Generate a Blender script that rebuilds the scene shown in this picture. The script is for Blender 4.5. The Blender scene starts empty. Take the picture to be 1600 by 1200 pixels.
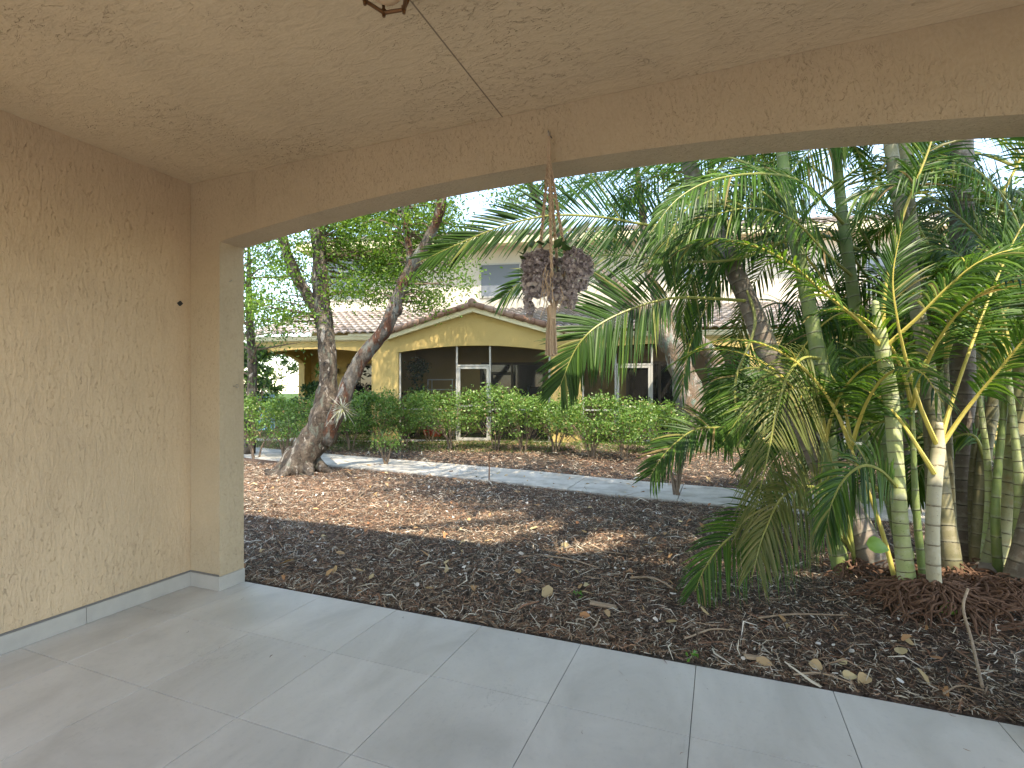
import bpy, math, random
import numpy as np
from mathutils import Vector, Matrix, noise as mn
R = math.radians
rng = np.random.default_rng(7)
random.seed(7)
sc = bpy.context.scene
col = sc.collection

# ------------------------------------------------------------------ camera, sky, sun, exposure
H = 1.4; FPX = 807.0; YAW = R(21.9)
FW = np.array([-math.sin(YAW), math.cos(YAW), 0.0]); RT = np.array([math.cos(YAW), math.sin(YAW), 0.0]); UP = np.array([0, 0, 1.0])
cam = bpy.data.cameras.new('camera'); co = bpy.data.objects.new('camera', cam); col.objects.link(co)
co.location = (0, 0, H); co.rotation_euler = (R(90), 0, YAW)
cam.sensor_width = 36; cam.lens = 36 * FPX / 1600; cam.shift_y = 12 / 1600; cam.clip_start = .05; cam.clip_end = 1000
sc.camera = co
SUNV = Vector((.42, -.45, 1.0)).normalized()
wd = bpy.data.worlds.new('World'); sc.world = wd; wd.use_nodes = True
wn = wd.node_tree.nodes; bg = wn['Background']
sky = wn.new('ShaderNodeTexSky'); sky.sky_type = 'NISHITA'; sky.sun_disc = False
sky.sun_elevation = math.asin(SUNV.z); sky.sun_rotation = math.atan2(SUNV.x, SUNV.y)
sky.air_density = 1.0; sky.dust_density = .5; sky.ozone_density = 1.0
wd.node_tree.links.new(sky.outputs[0], bg.inputs[0]); bg.inputs[1].default_value = .15
sun = bpy.data.lights.new('sun', 'SUN'); sun.energy = 2.0; sun.angle = R(.5); sun.color = (1, .955, .88)
so = bpy.data.objects.new('sun', sun); col.objects.link(so); so.rotation_euler = SUNV.to_track_quat('Z', 'Y').to_euler(); so.location = (5, -5, 12)
sc.view_settings.view_transform = 'Standard'; sc.view_settings.look = 'None'; sc.view_settings.gamma = 1
sc.view_settings.exposure = 2.4
sc.view_settings.use_white_balance = True; sc.view_settings.white_balance_temperature = 7600
sc.render.resolution_x = 1024; sc.render.resolution_y = 768
sc.cycles.max_bounces = 10; sc.cycles.diffuse_bounces = 6; sc.cycles.transparent_max_bounces = 16

# ------------------------------------------------------------------ helpers
def at(px, py, d):
    """point of the place at distance d in front of the camera position"""
    return FW * d + RT * ((px - 800) / FPX * d) + UP * (H + (612 - py) / FPX * d)
def gnd(px, py, z=0.0):
    d = (H - z) * FPX / (py - 612); return at(px, py, d)
def tagp(o, label=None, cat=None, group=None, kind=None):
    if label: o['label'] = label
    if cat: o['category'] = cat
    if group: o['group'] = group
    if kind: o['kind'] = kind
    return o
def empty(name, loc=(0, 0, 0), rz=0, label=None, cat=None, group=None):
    o = bpy.data.objects.new(name, None); col.objects.link(o); o.location = loc; o.rotation_euler = (0, 0, rz); o.empty_display_size = .1
    return tagp(o, label, cat, group)
def build(name, V, F, mats, parent=None, rnd=None, uv=None, mi=None, smooth=False, world=True):
    """link V,F as ONE mesh; with a parent, V is given in world space unless world=False"""
    V = np.asarray(V, dtype=np.float64).reshape(-1, 3)
    if parent is not None and world:
        M = np.array(Matrix.Translation(parent.location) @ parent.rotation_euler.to_matrix().to_4x4())
        if parent.parent is not None:
            pp = parent.parent
            M = np.array(Matrix.Translation(pp.location) @ pp.rotation_euler.to_matrix().to_4x4()) @ M
        Mi = np.linalg.inv(M); V = V @ Mi[:3, :3].T + Mi[:3, 3]
    me = bpy.data.meshes.new(name)
    if isinstance(F, np.ndarray):
        n, k = F.shape
        me.vertices.add(len(V)); me.vertices.foreach_set('co', V.astype(np.float32).ravel())
        me.loops.add(n * k); me.loops.foreach_set('vertex_index', F.astype(np.int32).ravel())
        me.polygons.add(n); me.polygons.foreach_set('loop_start', np.arange(n, dtype=np.int32) * k)
        me.update(calc_edges=True)
    else:
        me.from_pydata([tuple(v) for v in V], [], F)
    if not isinstance(mats, (list, tuple)): mats = [mats]
    for m in mats: me.materials.append(m)
    n = len(me.polygons)
    if mi is not None: me.polygons.foreach_set('material_index', np.asarray(mi, dtype=np.int32))
    if rnd is not None:
        a = me.attributes.new('rnd', 'FLOAT', 'FACE'); a.data.foreach_set('value', np.asarray(rnd, dtype=np.float32))
    if uv is not None:
        l = me.uv_layers.new(name='UVMap'); li = np.zeros(len(me.loops), dtype=np.int32); me.loops.foreach_get('vertex_index', li)
        l.data.foreach_set('uv', np.asarray(uv, dtype=np.float32)[li].ravel())
    if smooth: me.polygons.foreach_set('use_smooth', np.ones(n, dtype=bool))
    me.validate(); me.update()
    o = bpy.data.objects.new(name, me); col.objects.link(o)
    if parent is not None: o.parent = parent
    return o
class MB:
    def __init__(s): s.V = []; s.F = []; s.rnd = []; s.uv = []; s.mi = []
    def add(s, V, F, r=None, uv=None, m=0):
        b = len(s.V); s.V += [tuple(v) for v in V]; s.F += [tuple(b + i for i in f) for f in F]
        s.rnd += [random.random() if r is None else r] * len(F); s.mi += [m] * len(F)
        s.uv += [tuple(u) for u in uv] if uv is not None else [(0, 0)] * len(V)
    def box(s, x0, x1, y0, y1, z0, z1, r=None, m=0, bev=0, M=None):
        b = bev
        if b <= 0:
            V = [(x0, y0, z0), (x1, y0, z0), (x1, y1, z0), (x0, y1, z0), (x0, y0, z1), (x1, y0, z1), (x1, y1, z1), (x0, y1, z1)]
            F = [(0, 3, 2, 1), (4, 5, 6, 7), (0, 1, 5, 4), (1, 2, 6, 5), (2, 3, 7, 6), (3, 0, 4, 7)]
        else:
            V = []
            for z, ins in ((z0, b), (z0 + b, 0), (z1 - b, 0), (z1, b)):
                V += [(x0 + ins, y0 + ins, z), (x1 - ins, y0 + ins, z), (x1 - ins, y1 - ins, z), (x0 + ins, y1 - ins, z)]
            F = [(0, 3, 2, 1), (12, 13, 14, 15)]
            for k in range(3):
                for i in range(4):
                    j = (i + 1) % 4; F.append((4 * k + i, 4 * k + j, 4 * k + 4 + j, 4 * k + 4 + i))
        if M is not None: V = [tuple(M @ Vector(v)) for v in V]
        s.add(V, F, r, None, m)
    def tube(s, pts, rad, n=8, r=None, m=0, cap=True, wob=0, v0=0, uvr=1, seed=0):
        pts = [np.asarray(p, float) for p in pts]
        if not hasattr(rad, '__len__'): rad = [rad] * len(pts)
        V = []; U = []; v = v0; prev = None
        for i, p in enumerate(pts):
            t = pts[min(i + 1, len(pts) - 1)] - pts[max(i - 1, 0)]; t = t / (np.linalg.norm(t) + 1e-9)
            if prev is None:
                a = np.array([1, 0, 0]) if abs(t[0]) < .8 else np.array([0, 1, 0]); a = a - t * (a @ t)
            else: a = prev - t * (prev @ t)
            a = a / (np.linalg.norm(a) + 1e-9); prev = a; b = np.cross(t, a)
            if i: v += np.linalg.norm(p - pts[i - 1])
            for k in range(n + 1):
                an = 2 * math.pi * (k % n) / n; rr = rad[i]
                d = a * math.cos(an) + b * math.sin(an)
                if wob:
                    q = p + d * rr; rr *= 1 + wob * mn.noise(Vector((q[0] * 5 + seed, q[1] * 5, q[2] * 2.2))) + wob * .5 * mn.noise(Vector((q[0] * 17 + seed, q[1] * 17, q[2] * 7)))
                V.append(p + d * rr); U.append((k / n * uvr, v))
        F = []
        for i in range(len(pts) - 1):
            for k in range(n):
                a0 = i * (n + 1) + k; F.append((a0, a0 + 1, a0 + n + 2, a0 + n + 1))
        if cap:
            F.append(tuple(reversed(range(n)))); L = (len(pts) - 1) * (n + 1); F.append(tuple(L + k for k in range(n)))
        s.add(V, F, r, U, m)
    def bar(s, a, b, w, h, r=None, m=0):
        a = Vector(a); b = Vector(b); t = (b - a); L = t.length; q = t.to_track_quat('X', 'Z').to_matrix().to_4x4(); q.translation = a
        s.box(0, L, -w / 2, w / 2, -h / 2, h / 2, r, m, 0, q)
    def build(s, name, mats, parent=None, smooth=False, world=True):
        return build(name, s.V, s.F, mats, parent, s.rnd, s.uv, s.mi, smooth, world)
def crom(pts, n=8):
    P = [np.asarray(p, float) for p in pts]
    P = [2 * P[0] - P[1]] + P + [2 * P[-1] - P[-2]]; out = []
    for i in range(1, len(P) - 2):
        for k in range(n):
            t = k / n; a, b, c, d = P[i - 1], P[i], P[i + 1], P[i + 2]
            out.append(.5 * ((2 * b) + (c - a) * t + (2 * a - 5 * b + 4 * c - d) * t * t + (-a + 3 * b - 3 * c + d) * t ** 3))
    out.append(P[-2]); return out
def lerpr(r, n):
    r = list(r); return [float(np.interp(i / (n - 1) * (len(r) - 1), range(len(r)), r)) for i in range(n)]

# ------------------------------------------------------------------ materials
class NT:
    def __init__(s, name):
        s.m = bpy.data.materials.new(name); s.m.use_nodes = True; s.t = s.m.node_tree; s.n = s.t.nodes; s.l = s.t.links
        s.p = s.n['Principled BSDF']; s.out = s.n['Material Output']
    def new(s, t, **k):
        o = s.n.new(t)
        for a, b in k.items(): setattr(o, a, b)
        return o
    def link(s, a, b): s.l.new(a, b)
    def coord(s, kind='Object', scale=(1, 1, 1), rot=(0, 0, 0)):
        c = s.new('ShaderNodeTexCoord'); m = s.new('ShaderNodeMapping'); s.link(c.outputs[kind], m.inputs[0]); m.inputs['Scale'].default_value = scale; m.inputs['Rotation'].default_value = rot
        return m.outputs[0]
    def noise(s, vec, scale, detail=3, rough=.5, dist=0):
        o = s.new('ShaderNodeTexNoise'); s.link(vec, o.inputs['Vector'])
        for k, v in (('Scale', scale), ('Detail', detail), ('Roughness', rough), ('Distortion', dist)): o.inputs[k].default_value = v
        return o.outputs['Fac']
    def voro(s, vec, scale, feat='F1', out='Distance', rnd=1):
        o = s.new('ShaderNodeTexVoronoi', feature=feat); s.link(vec, o.inputs['Vector']); o.inputs['Scale'].default_value = scale; o.inputs['Randomness'].default_value = rnd
        return o.outputs[out]
    def math(s, op, a, b=None, c=None, clamp=False):
        o = s.new('ShaderNodeMath', operation=op, use_clamp=clamp)
        for i, v in enumerate((a, b, c)):
            if v is None: continue
            if isinstance(v, (int, float)): o.inputs[i].default_value = v
            else: s.link(v, o.inputs[i])
        return o.outputs[0]
    def ramp(s, fac, stops, interp='LINEAR'):
        o = s.new('ShaderNodeValToRGB'); s.link(fac, o.inputs[0]); e = o.color_ramp.elements; o.color_ramp.interpolation = interp
        while len(e) < len(stops): e.new(.5)
        for i, (p, c) in enumerate(stops): e[i].position = p; e[i].color = (*c, 1) if len(c) == 3 else c
        return o.outputs['Color']
    def rng(s, v, a, b, c=0., d=1.):
        o = s.new('ShaderNodeMapRange'); s.link(v, o.inputs[0])
        for i, q in enumerate((a, b, c, d)): o.inputs[i + 1].default_value = q
        return o.outputs[0]
    def mix(s, fac, a, b, mode='MIX'):
        o = s.new('ShaderNodeMix', data_type='RGBA', blend_type=mode)
        for k, v in ((0, fac), (6, a), (7, b)):
            if isinstance(v, (int, float)): o.inputs[k].default_value = v
            elif isinstance(v, tuple): o.inputs[k].default_value = (*v, 1) if len(v) == 3 else v
            else: s.link(v, o.inputs[k])
        return o.outputs[2]
    def rnd(s):
        o = s.new('ShaderNodeAttribute', attribute_name='rnd'); return o.outputs['Fac']
    def color(s, c):
        if isinstance(c, tuple): s.p.inputs['Base Color'].default_value = (*c, 1)
        else: s.link(c, s.p.inputs['Base Color'])
    def rough(s, v, spec=.4):
        if isinstance(v, (int, float)): s.p.inputs['Roughness'].default_value = v
        else: s.link(v, s.p.inputs['Roughness'])
        s.p.inputs['Specular IOR Level'].default_value = spec
    def bump(s, h, strength=.5, dist=.01, base=None):
        o = s.new('ShaderNodeBump'); s.link(h, o.inputs['Height']); o.inputs['Strength'].default_value = strength; o.inputs['Distance'].default_value = dist
        if base is not None: s.link(base, o.inputs['Normal'])
        s.link(o.outputs[0], s.p.inputs['Normal']); return o.outputs[0]
def simple(name, c, rough=.6, spec=.4, var=.12, sc_=8, bump=.15, metal=0):
    n = NT(name); v = n.coord(); f = n.noise(v, sc_, 4, .6)
    n.color(n.mix(f, tuple(x * (1 - var) for x in c), tuple(min(1, x * (1 + var)) for x in c))); n.rough(rough, spec); n.p.inputs['Metallic'].default_value = metal
    n.bump(n.noise(v, sc_ * 8, 3), bump, .003); return n.m
def stucco(name, base, dirt, stretch, rot=(0, 0, 0), amt=1.0, patch=.5, scale=1.0):
    n = NT(name); v = n.coord('Object', tuple(x * scale for x in stretch), rot); w = n.coord('Object')
    a = n.noise(v, 2.0, 2.5, .5, .9)
    line = n.rng(n.math('ABSOLUTE', n.math('SUBTRACT', a, .5)), 0., .017, 1., 0.)
    b = n.noise(v, 3.3, 2, .5, 1.4)
    line2 = n.rng(n.math('ABSOLUTE', n.math('SUBTRACT', b, .46)), 0., .014, 1., 0.)
    brk = n.rng(n.noise(v, 5.5, 2), .47, .56)
    mask = n.rng(n.noise(w, 1.6, 3, .6), patch - .08, patch + .1)
    lines = n.math('MULTIPLY', n.math('MULTIPLY', n.math('MAXIMUM', line, line2), brk), mask, clamp=True)
    big = n.rng(n.noise(w, .8, 5, .65, .4), .3, .7)
    c = n.mix(big, tuple(x * .87 for x in base), tuple(min(1, x * 1.07) for x in base))
    c = n.mix(n.rng(n.noise(n.coord('Object', (6, 6, 1)), 1.5, 4, .7), .58, .75, 0, .35), c, tuple(x * .72 for x in base))
    c = n.mix(n.rng(n.noise(w, 60, 3), .3, .7), c, n.mix(1.0, c, (.93, .92, .90), 'MULTIPLY'))
    c = n.mix(n.math('MULTIPLY', lines, .34 * amt), c, dirt)
    # small rust specks and insect marks
    sp = n.rng(n.voro(w, 9, 'F1'), .0, .045, 1., 0.); sp = n.math('MULTIPLY', sp, n.rng(n.noise(w, 4, 1), .60, .64))
    c = n.mix(n.math('MULTIPLY', sp, .8), c, (.06, .04, .03))
    n.color(c); n.rough(.85, .25)
    h = n.math('ADD', n.math('MULTIPLY', lines, -1.0), n.math('MULTIPLY', n.noise(v, 9, 4, .6), .28))
    h = n.math('ADD', h, n.math('MULTIPLY', n.rng(a, .35, .65), .3))
    n.bump(h, .75 * amt, .012); return n.m

TAN = (.54, .42, .29)
M = {}
M['wall'] = stucco('stucco_wall', (.55, .42, .285), (.16, .10, .06), (15, 15, 4.2), amt=.75, patch=.42)
M['ceil'] = stucco('stucco_ceiling', (.56, .44, .295), (.15, .095, .06), (4.6, 10, 10), (0, 0, R(25)), amt=.9, patch=.47)
M['beam'] = stucco('stucco_beam', (.51, .41, .285), (.15, .10, .06), (13, 13, 6.0), amt=.75, patch=.45)
M['ystucco'] = stucco('yellow_stucco', (.55, .395, .155), (.3, .2, .08), (3, 3, 3), amt=.35)
M['pstucco'] = stucco('pale_stucco', (.64, .58, .48), (.5, .42, .3), (3, 3, 3), amt=.3)
M['cream'] = simple('cream_paint', (.72, .64, .42), .5, .4, .06)
M['alu'] = simple('white_aluminium', (.42, .40, .36), .45, .5, .05)
M['bronze'] = simple('bronze_frame', (.12, .085, .05), .45, .5, .1)
M['steel'] = simple('galvanised_steel', (.35, .33, .3), .4, .5, .2, metal=.8)
M['brass'] = simple('antique_brass', (.16, .08, .035), .38, .5, .3, 30, metal=.75)
M['black'] = simple('black_plastic', (.02, .02, .02), .5)
M['white'] = simple('white_enamel', (.78, .78, .76), .4)
M['red'] = simple('red_clay', (.42, .07, .035), .7, .3, .25)
M['blue'] = simple('pale_blue_plastic', (.2, .42, .66), .5)
M['dirt'] = simple('potting_soil', (.03, .02, .015), .95, .1, .3)
M['rope'] = simple('cotton_rope', (.50, .38, .27), .95, .1, .2, 60, .8)
M['stick'] = simple('dry_stick', (.34, .25, .17), .85, .2, .35, 30, .6)
M['root'] = simple('palm_root', (.15, .085, .055), .9, .15, .6, 14, .8)
M['wood_dark'] = simple('dark_wicker', (.035, .028, .024), .6, .3, .3, 60, .8)
M['curtain'] = simple('white_blind', (.62, .62, .6), .7)

def m_tile():
    n = NT('porcelain_tile'); v = n.coord('Object'); vs = n.coord('Object', (1, .5, 1), (0, 0, R(20)))
    cl = n.noise(vs, 2.2, 6, .62, .6); fine = n.noise(v, 40, 4, .6)
    base = n.ramp(cl, [(.28, (.47, .445, .405)), (.5, (.60, .57, .525)), (.72, (.70, .67, .62))])
    base = n.mix(n.math('MULTIPLY', n.rng(fine, .55, .8), .25), base, (.33, .325, .32))
    sc1 = n.rng(n.math('ABSOLUTE', n.math('SUBTRACT', n.noise(n.coord('Object', (3, 1, 1), (0, 0, R(-30))), 3, 5, .7, 1), .5)), 0, .012, 1, 0)
    sm = n.math('MULTIPLY', sc1, n.rng(n.noise(v, 1.7, 2), .55, .68))
    base = n.mix(n.math('MULTIPLY', sm, .35), base, (.2, .19, .18))
    t = n.rnd(); base = n.mix(1.0, base, n.ramp(t, [(0, (.91, .91, .91)), (1, (1.03, 1.03, 1.03))]), 'MULTIPLY')
    n.color(base); n.rough(n.rng(cl, .3, .7, .40, .58), .45); n.bump(fine, .06, .002); return n.m
M['tile'] = m_tile()
M['skirt'] = simple('skirting_tile', (.38, .365, .34), .5, .4, .28, 5, .05)
M['grout'] = simple('grout', (.16, .155, .15), .9, .2, .2, 40, .4)

def m_mulch():
    n = NT('mulch_ground'); v = n.coord('Object')
    a = n.noise(v, 30, 5, .7, .8); b = n.voro(v, 45, 'F1'); big = n.noise(v, .7, 4, .6, .3)
    c = n.ramp(a, [(.3, (.03, .022, .018)), (.5, (.10, .07, .055)), (.62, (.18, .12, .09)), (.78, (.32, .25, .2))])
    c2 = n.ramp(a, [(.3, (.025, .021, .018)), (.5, (.09, .075, .06)), (.65, (.17, .145, .12)), (.8, (.3, .26, .22))])
    c = n.mix(n.rng(big, .42, .58), c, c2)
    # lawn strip and far ground
    sep = n.new('ShaderNodeSeparateXYZ'); n.link(v, sep.inputs[0])
    yy = n.math('ADD', sep.outputs[1], n.math('MULTIPLY', n.math('SUBTRACT', n.noise(v, 1.3, 3), .5), .8))
    yy = n.math('SUBTRACT', yy, n.math('MULTIPLY', sep.outputs[0], .25))
    g = n.ramp(n.noise(v, 25, 4, .7), [(.3, (.02, .04, .01)), (.6, (.07, .12, .025)), (.8, (.16, .17, .06))])
    c = n.mix(n.rng(yy, 12.6, 12.8), c, g)
    n.color(c); n.rough(.95, .1)
    n.bump(n.math('ADD', a, n.math('MULTIPLY', b, .8)), 1.0, .03); return n.m
M['mulch'] = m_mulch()
def m_chip(name, stops, tr=0):
    n = NT(name); n.color(n.ramp(n.rnd(), stops)); n.rough(.85, .2)
    if tr:
        t = n.new('ShaderNodeBsdfTranslucent'); mx = n.new('ShaderNodeMixShader'); mx.inputs[0].default_value = tr
        n.link(n.ramp(n.rnd(), stops), t.inputs[0]); n.link(n.p.outputs[0], mx.inputs[1]); n.link(t.outputs[0], mx.inputs[2]); n.link(mx.outputs[0], n.out.inputs[0])
    return n.m
M['chip'] = m_chip('mulch_chips', [(0, (.055, .042, .031)), (.3, (.15, .105, .072)), (.5, (.28, .145, .088)), (.68, (.35, .245, .16)), (.80, (.43, .37, .28)), (.92, (.56, .50, .40)), (1, (.66, .60, .50))])
M['petal'] = m_chip('fallen_petals', [(0, (.5, .45, .38)), (.5, (.66, .62, .56)), (1, (.35, .26, .18))])
M['deadleaf'] = m_chip('fallen_leaves', [(0, (.38, .17, .08)), (.4, (.42, .26, .12)), (.7, (.50, .40, .22)), (1, (.3, .12, .06))])

def m_path():
    n = NT('concrete_path'); v = n.coord('Object'); a = n.noise(v, 3, 6, .65); f = n.noise(v, 60, 4, .7)
    c = n.ramp(a, [(.3, (.31, .28, .235)), (.5, (.48, .44, .375)), (.75, (.60, .555, .485))]); c = n.mix(n.rng(f, .55, .75, 0, .4), c, (.16, .145, .12))
    st = n.rng(n.noise(v, 1.1, 5, .7), .5, .7, 0, .5); c = n.mix(st, c, (.19, .175, .15))
    n.color(c); n.rough(.9, .2); n.bump(f, .4, .006); return n.m
M['path'] = m_path()

def m_leaf(name, stops, tr=.35, rough=.45, spec=.35, veins=False):
    n = NT(name); c = n.ramp(n.rnd(), stops); v = n.coord(); c = n.mix(n.rng(n.noise(v, 14, 3), .3, .7, 0, .35), c, n.mix(1., c, (.45, .52, .4), 'MULTIPLY'))
    n.color(c); n.rough(rough, spec)
    t = n.new('ShaderNodeBsdfTranslucent'); mx = n.new('ShaderNodeMixShader'); mx.inputs[0].default_value = tr
    n.link(n.mix(1., c, (1.25, 1.25, .5), 'MULTIPLY'), t.inputs[0]); n.link(n.p.outputs[0], mx.inputs[1]); n.link(t.outputs[0], mx.inputs[2]); n.link(mx.outputs[0], n.out.inputs[0])
    return n.m
M['leaf_tree'] = m_leaf('tree_leaves', [(0, (.05, .11, .02)), (.5, (.13, .25, .04)), (.85, (.23, .36, .065)), (1, (.32, .40, .11))], .5)
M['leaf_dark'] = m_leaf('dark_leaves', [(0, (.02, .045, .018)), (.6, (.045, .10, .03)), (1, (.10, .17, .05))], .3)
M['leaf_hedge'] = m_leaf('hedge_leaves', [(0, (.06, .13, .03)), (.5, (.15, .27, .055)), (.8, (.21, .33, .08)), (.93, (.36, .42, .14)), (1, (.42, .30, .16))], .35, .35, .5)
M['leaf_far'] = m_leaf('far_leaves', [(0, (.04, .09, .02)), (.5, (.10, .19, .04)), (1, (.20, .28, .08))], .4)
M['palm'] = m_leaf('palm_leaflets', [(0, (.025, .065, .014)), (.5, (.07, .16, .025)), (.8, (.15, .26, .04)), (.93, (.28, .33, .08)), (.97, (.30, .25, .10)), (1, (.28, .19, .10))], .4, .42, .3)
M['palm_backlit'] = m_leaf('backlit_palm_leaflets', [(0, (.014, .038, .01)), (.5, (.035, .09, .016)), (.85, (.08, .16, .028)), (.95, (.20, .22, .06)), (1, (.24, .18, .09))], .25, .45, .25)  # darker copy of the leaflets, backlit shade put into the colour
M['palm_y'] = m_leaf('yellowing_palm_leaflets', [(0, (.09, .12, .03)), (.5, (.17, .19, .055)), (1, (.30, .27, .11))], .35, .45, .35)
M['rachis'] = simple('palm_petiole', (.26, .27, .07), .45, .45, .3, 12)
M['rachis_y'] = simple('yellow_petiole', (.50, .42, .10), .4, .45, .2, 12)
M['airplant'] = m_chip('airplant_leaves', [(0, (.33, .34, .26)), (.6, (.52, .50, .42)), (1, (.35, .36, .12))], .15)
M['bigleaf'] = m_leaf('broad_leaves', [(0, (.05, .16, .02)), (1, (.13, .30, .04))], .35, .3, .5)
M['hydrangea'] = m_chip('dried_hydrangea', [(0, (.20, .16, .17)), (.4, (.42, .37, .385)), (.75, (.60, .54, .54)), (1, (.66, .56, .46))], .35)
M['grass'] = m_leaf('grass_blades', [(0, (.05, .10, .02)), (.6, (.12, .2, .04)), (1, (.25, .26, .09))], .3)

def m_bark(name, stops, sc_=3.0, lich=None, st=1.0, pt=.58):
    n = NT(name); v = n.coord('Object', (1, 1, .45)); a = n.noise(v, sc_, 5, .65, .7); f = n.noise(v, sc_ * 9, 4, .7, .6)
    c = n.ramp(a, stops); c = n.mix(n.rng(f, .5, .72, 0, .75), c, n.mix(1., c, (.22, .2, .18), 'MULTIPLY'))
    c = n.mix(n.rng(n.noise(v, sc_ * 1.3, 4, .65, .8), pt, pt + .05, 0, .75), c, (.40, .36, .31))
    if lich: c = n.mix(n.rng(n.noise(v, sc_ * 1.7, 3, .6, .4), .56, .64, 0, .75), c, lich)
    n.color(c); n.rough(.9, .2); n.bump(n.math('ADD', n.math('MULTIPLY', a, .8), f), .9 * st, .035); return n.m
M['bark_old'] = m_bark('old_bark', [(.3, (.035, .028, .022)), (.5, (.10, .078, .06)), (.7, (.22, .18, .14))], 6, (.14, .15, .12), 1.2, .6)
M['bark_red'] = m_bark('peeling_bark', [(.3, (.05, .028, .02)), (.45, (.14, .065, .04)), (.53, (.12, .10, .08)), (.75, (.27, .235, .195))], 4, (.19, .205, .18), 1.2, .6)
M['bark_pale'] = m_bark('mottled_bark', [(.3, (.07, .045, .03)), (.45, (.24, .17, .115)), (.6, (.17, .155, .13)), (.75, (.40, .36, .30))], 5, (.16, .22, .175), 1.2, .55)
M['twig'] = simple('twig_bark', (.17, .125, .09), .9, .2, .4, 20)

def m_stem(name, c0, c1, ring, spacing, rw=.10, mott=(.5, .48, .4), ma=.5):
    n = NT(name); uv = n.new('ShaderNodeTexCoord'); sp = n.new('ShaderNodeSeparateXYZ'); n.link(uv.outputs['UV'], sp.inputs[0]); v = n.coord()
    vv = n.math('ADD', sp.outputs[1], n.math('MULTIPLY', n.math('SUBTRACT', n.noise(v, 7, 2), .5), .03))
    fr = n.math('FRACT', n.math('DIVIDE', vv, spacing))
    rg = n.math('MULTIPLY', n.rng(fr, 0, rw, 1, 0), n.rng(n.noise(v, 40, 2), .25, .45)); halo = n.rng(fr, rw, rw * 3, 1, 0)
    c = n.mix(n.rng(n.noise(v, 5, 4, .6), .3, .7), c0, c1)
    c = n.mix(n.rng(n.noise(v, 16, 4, .7), .52, .66, 0, ma), c, mott)
    c = n.mix(n.math('MULTIPLY', halo, .35), c, (.36, .34, .26))
    c = n.mix(n.math('MULTIPLY', rg, .92), c, ring)
    c = n.mix(n.rng(n.noise(v, 55, 3, .7), .62, .72, 0, .6), c, (.05, .04, .03))
    n.color(c); n.rough(.55, .4); n.bump(n.math('ADD', n.math('MULTIPLY', rg, -1), n.math('MULTIPLY', n.noise(v, 30, 4), .3)), .6, .008); return n.m
M['st_pale'] = m_stem('pale_green_stem', (.25, .32, .10), (.42, .45, .22), (.12, .08, .04), .075)
M['st_cream'] = m_stem('cream_stem', (.38, .34, .22), (.46, .42, .30), (.16, .11, .06), .12, ma=.3)
M['st_green'] = m_stem('green_stem', (.09, .14, .035), (.19, .24, .07), (.035, .022, .015), .13, .06, (.2, .2, .12), .5)
M['st_brown'] = m_stem('brown_stem', (.10, .075, .055), (.20, .16, .12), (.03, .022, .018), .10, .12, (.3, .27, .22), .6)
M['st_ringed'] = m_stem('ringed_stem', (.19, .21, .08), (.36, .33, .18), (.045, .025, .012), .085, .13, (.26, .15, .06), .5)
M['st_olive'] = m_stem('olive_stem', (.14, .13, .06), (.23, .2, .11), (.04, .03, .02), .11, .08, (.3, .26, .18), .5)

def m_roof():
    n = NT('roof_tile'); t = n.rnd(); v = n.coord()
    c = n.ramp(t, [(0, (.27, .22, .19)), (.35, (.33, .285, .255)), (.7, (.39, .35, .32)), (1, (.30, .235, .20))])
    c = n.mix(n.rng(n.noise(v, 6, 5, .7), .5, .7, 0, .6), c, (.2, .16, .14)); n.color(c); n.rough(.8, .3); n.bump(n.noise(v, 40, 3), .2, .004); return n.m
M['roof'] = m_roof()
def m_rake():
    n = NT('rake_tile'); t = n.rnd(); v = n.coord(); c = n.ramp(t, [(0, (.25, .14, .095)), (.5, (.33, .20, .145)), (1, (.40, .28, .21))])
    c = n.mix(n.rng(n.noise(v, 9, 5, .7), .5, .7, 0, .5), c, (.14, .08, .06)); n.color(c); n.rough(.8, .3); return n.m
M['rake'] = m_rake()
def m_glass(name, c=(.012, .014, .016), r=.04):
    n = NT(name); n.color(c); n.rough(r, .5); n.p.inputs['IOR'].default_value = 1.6
    n.bump(n.noise(n.coord(), 1.3, 2), .05, .01); return n.m
M['glass'] = m_glass('dark_glass')
def m_screen():
    n = NT('insect_screen'); t = n.new('ShaderNodeBsdfTransparent'); mx = n.new('ShaderNodeMixShader'); mx.inputs[0].default_value = .38
    n.color((.02, .018, .015)); n.rough(.6, .3); n.link(t.outputs[0], mx.inputs[1]); n.link(n.p.outputs[0], mx.inputs[2]); n.link(mx.outputs[0], n.out.inputs[0]); return n.m
M['screen'] = m_screen()
def m_bowl():
    n = NT('alabaster_glass'); n.color((.75, .6, .42)); n.rough(.3, .5); t = n.new('ShaderNodeBsdfTranslucent'); t.inputs[0].default_value = (.85, .6, .35, 1)
    mx = n.new('ShaderNodeMixShader'); mx.inputs[0].default_value = .4; n.link(n.p.outputs[0], mx.inputs[1]); n.link(t.outputs[0], mx.inputs[2]); n.link(mx.outputs[0], n.out.inputs[0]); return n.m
M['bowl'] = m_bowl()

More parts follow.
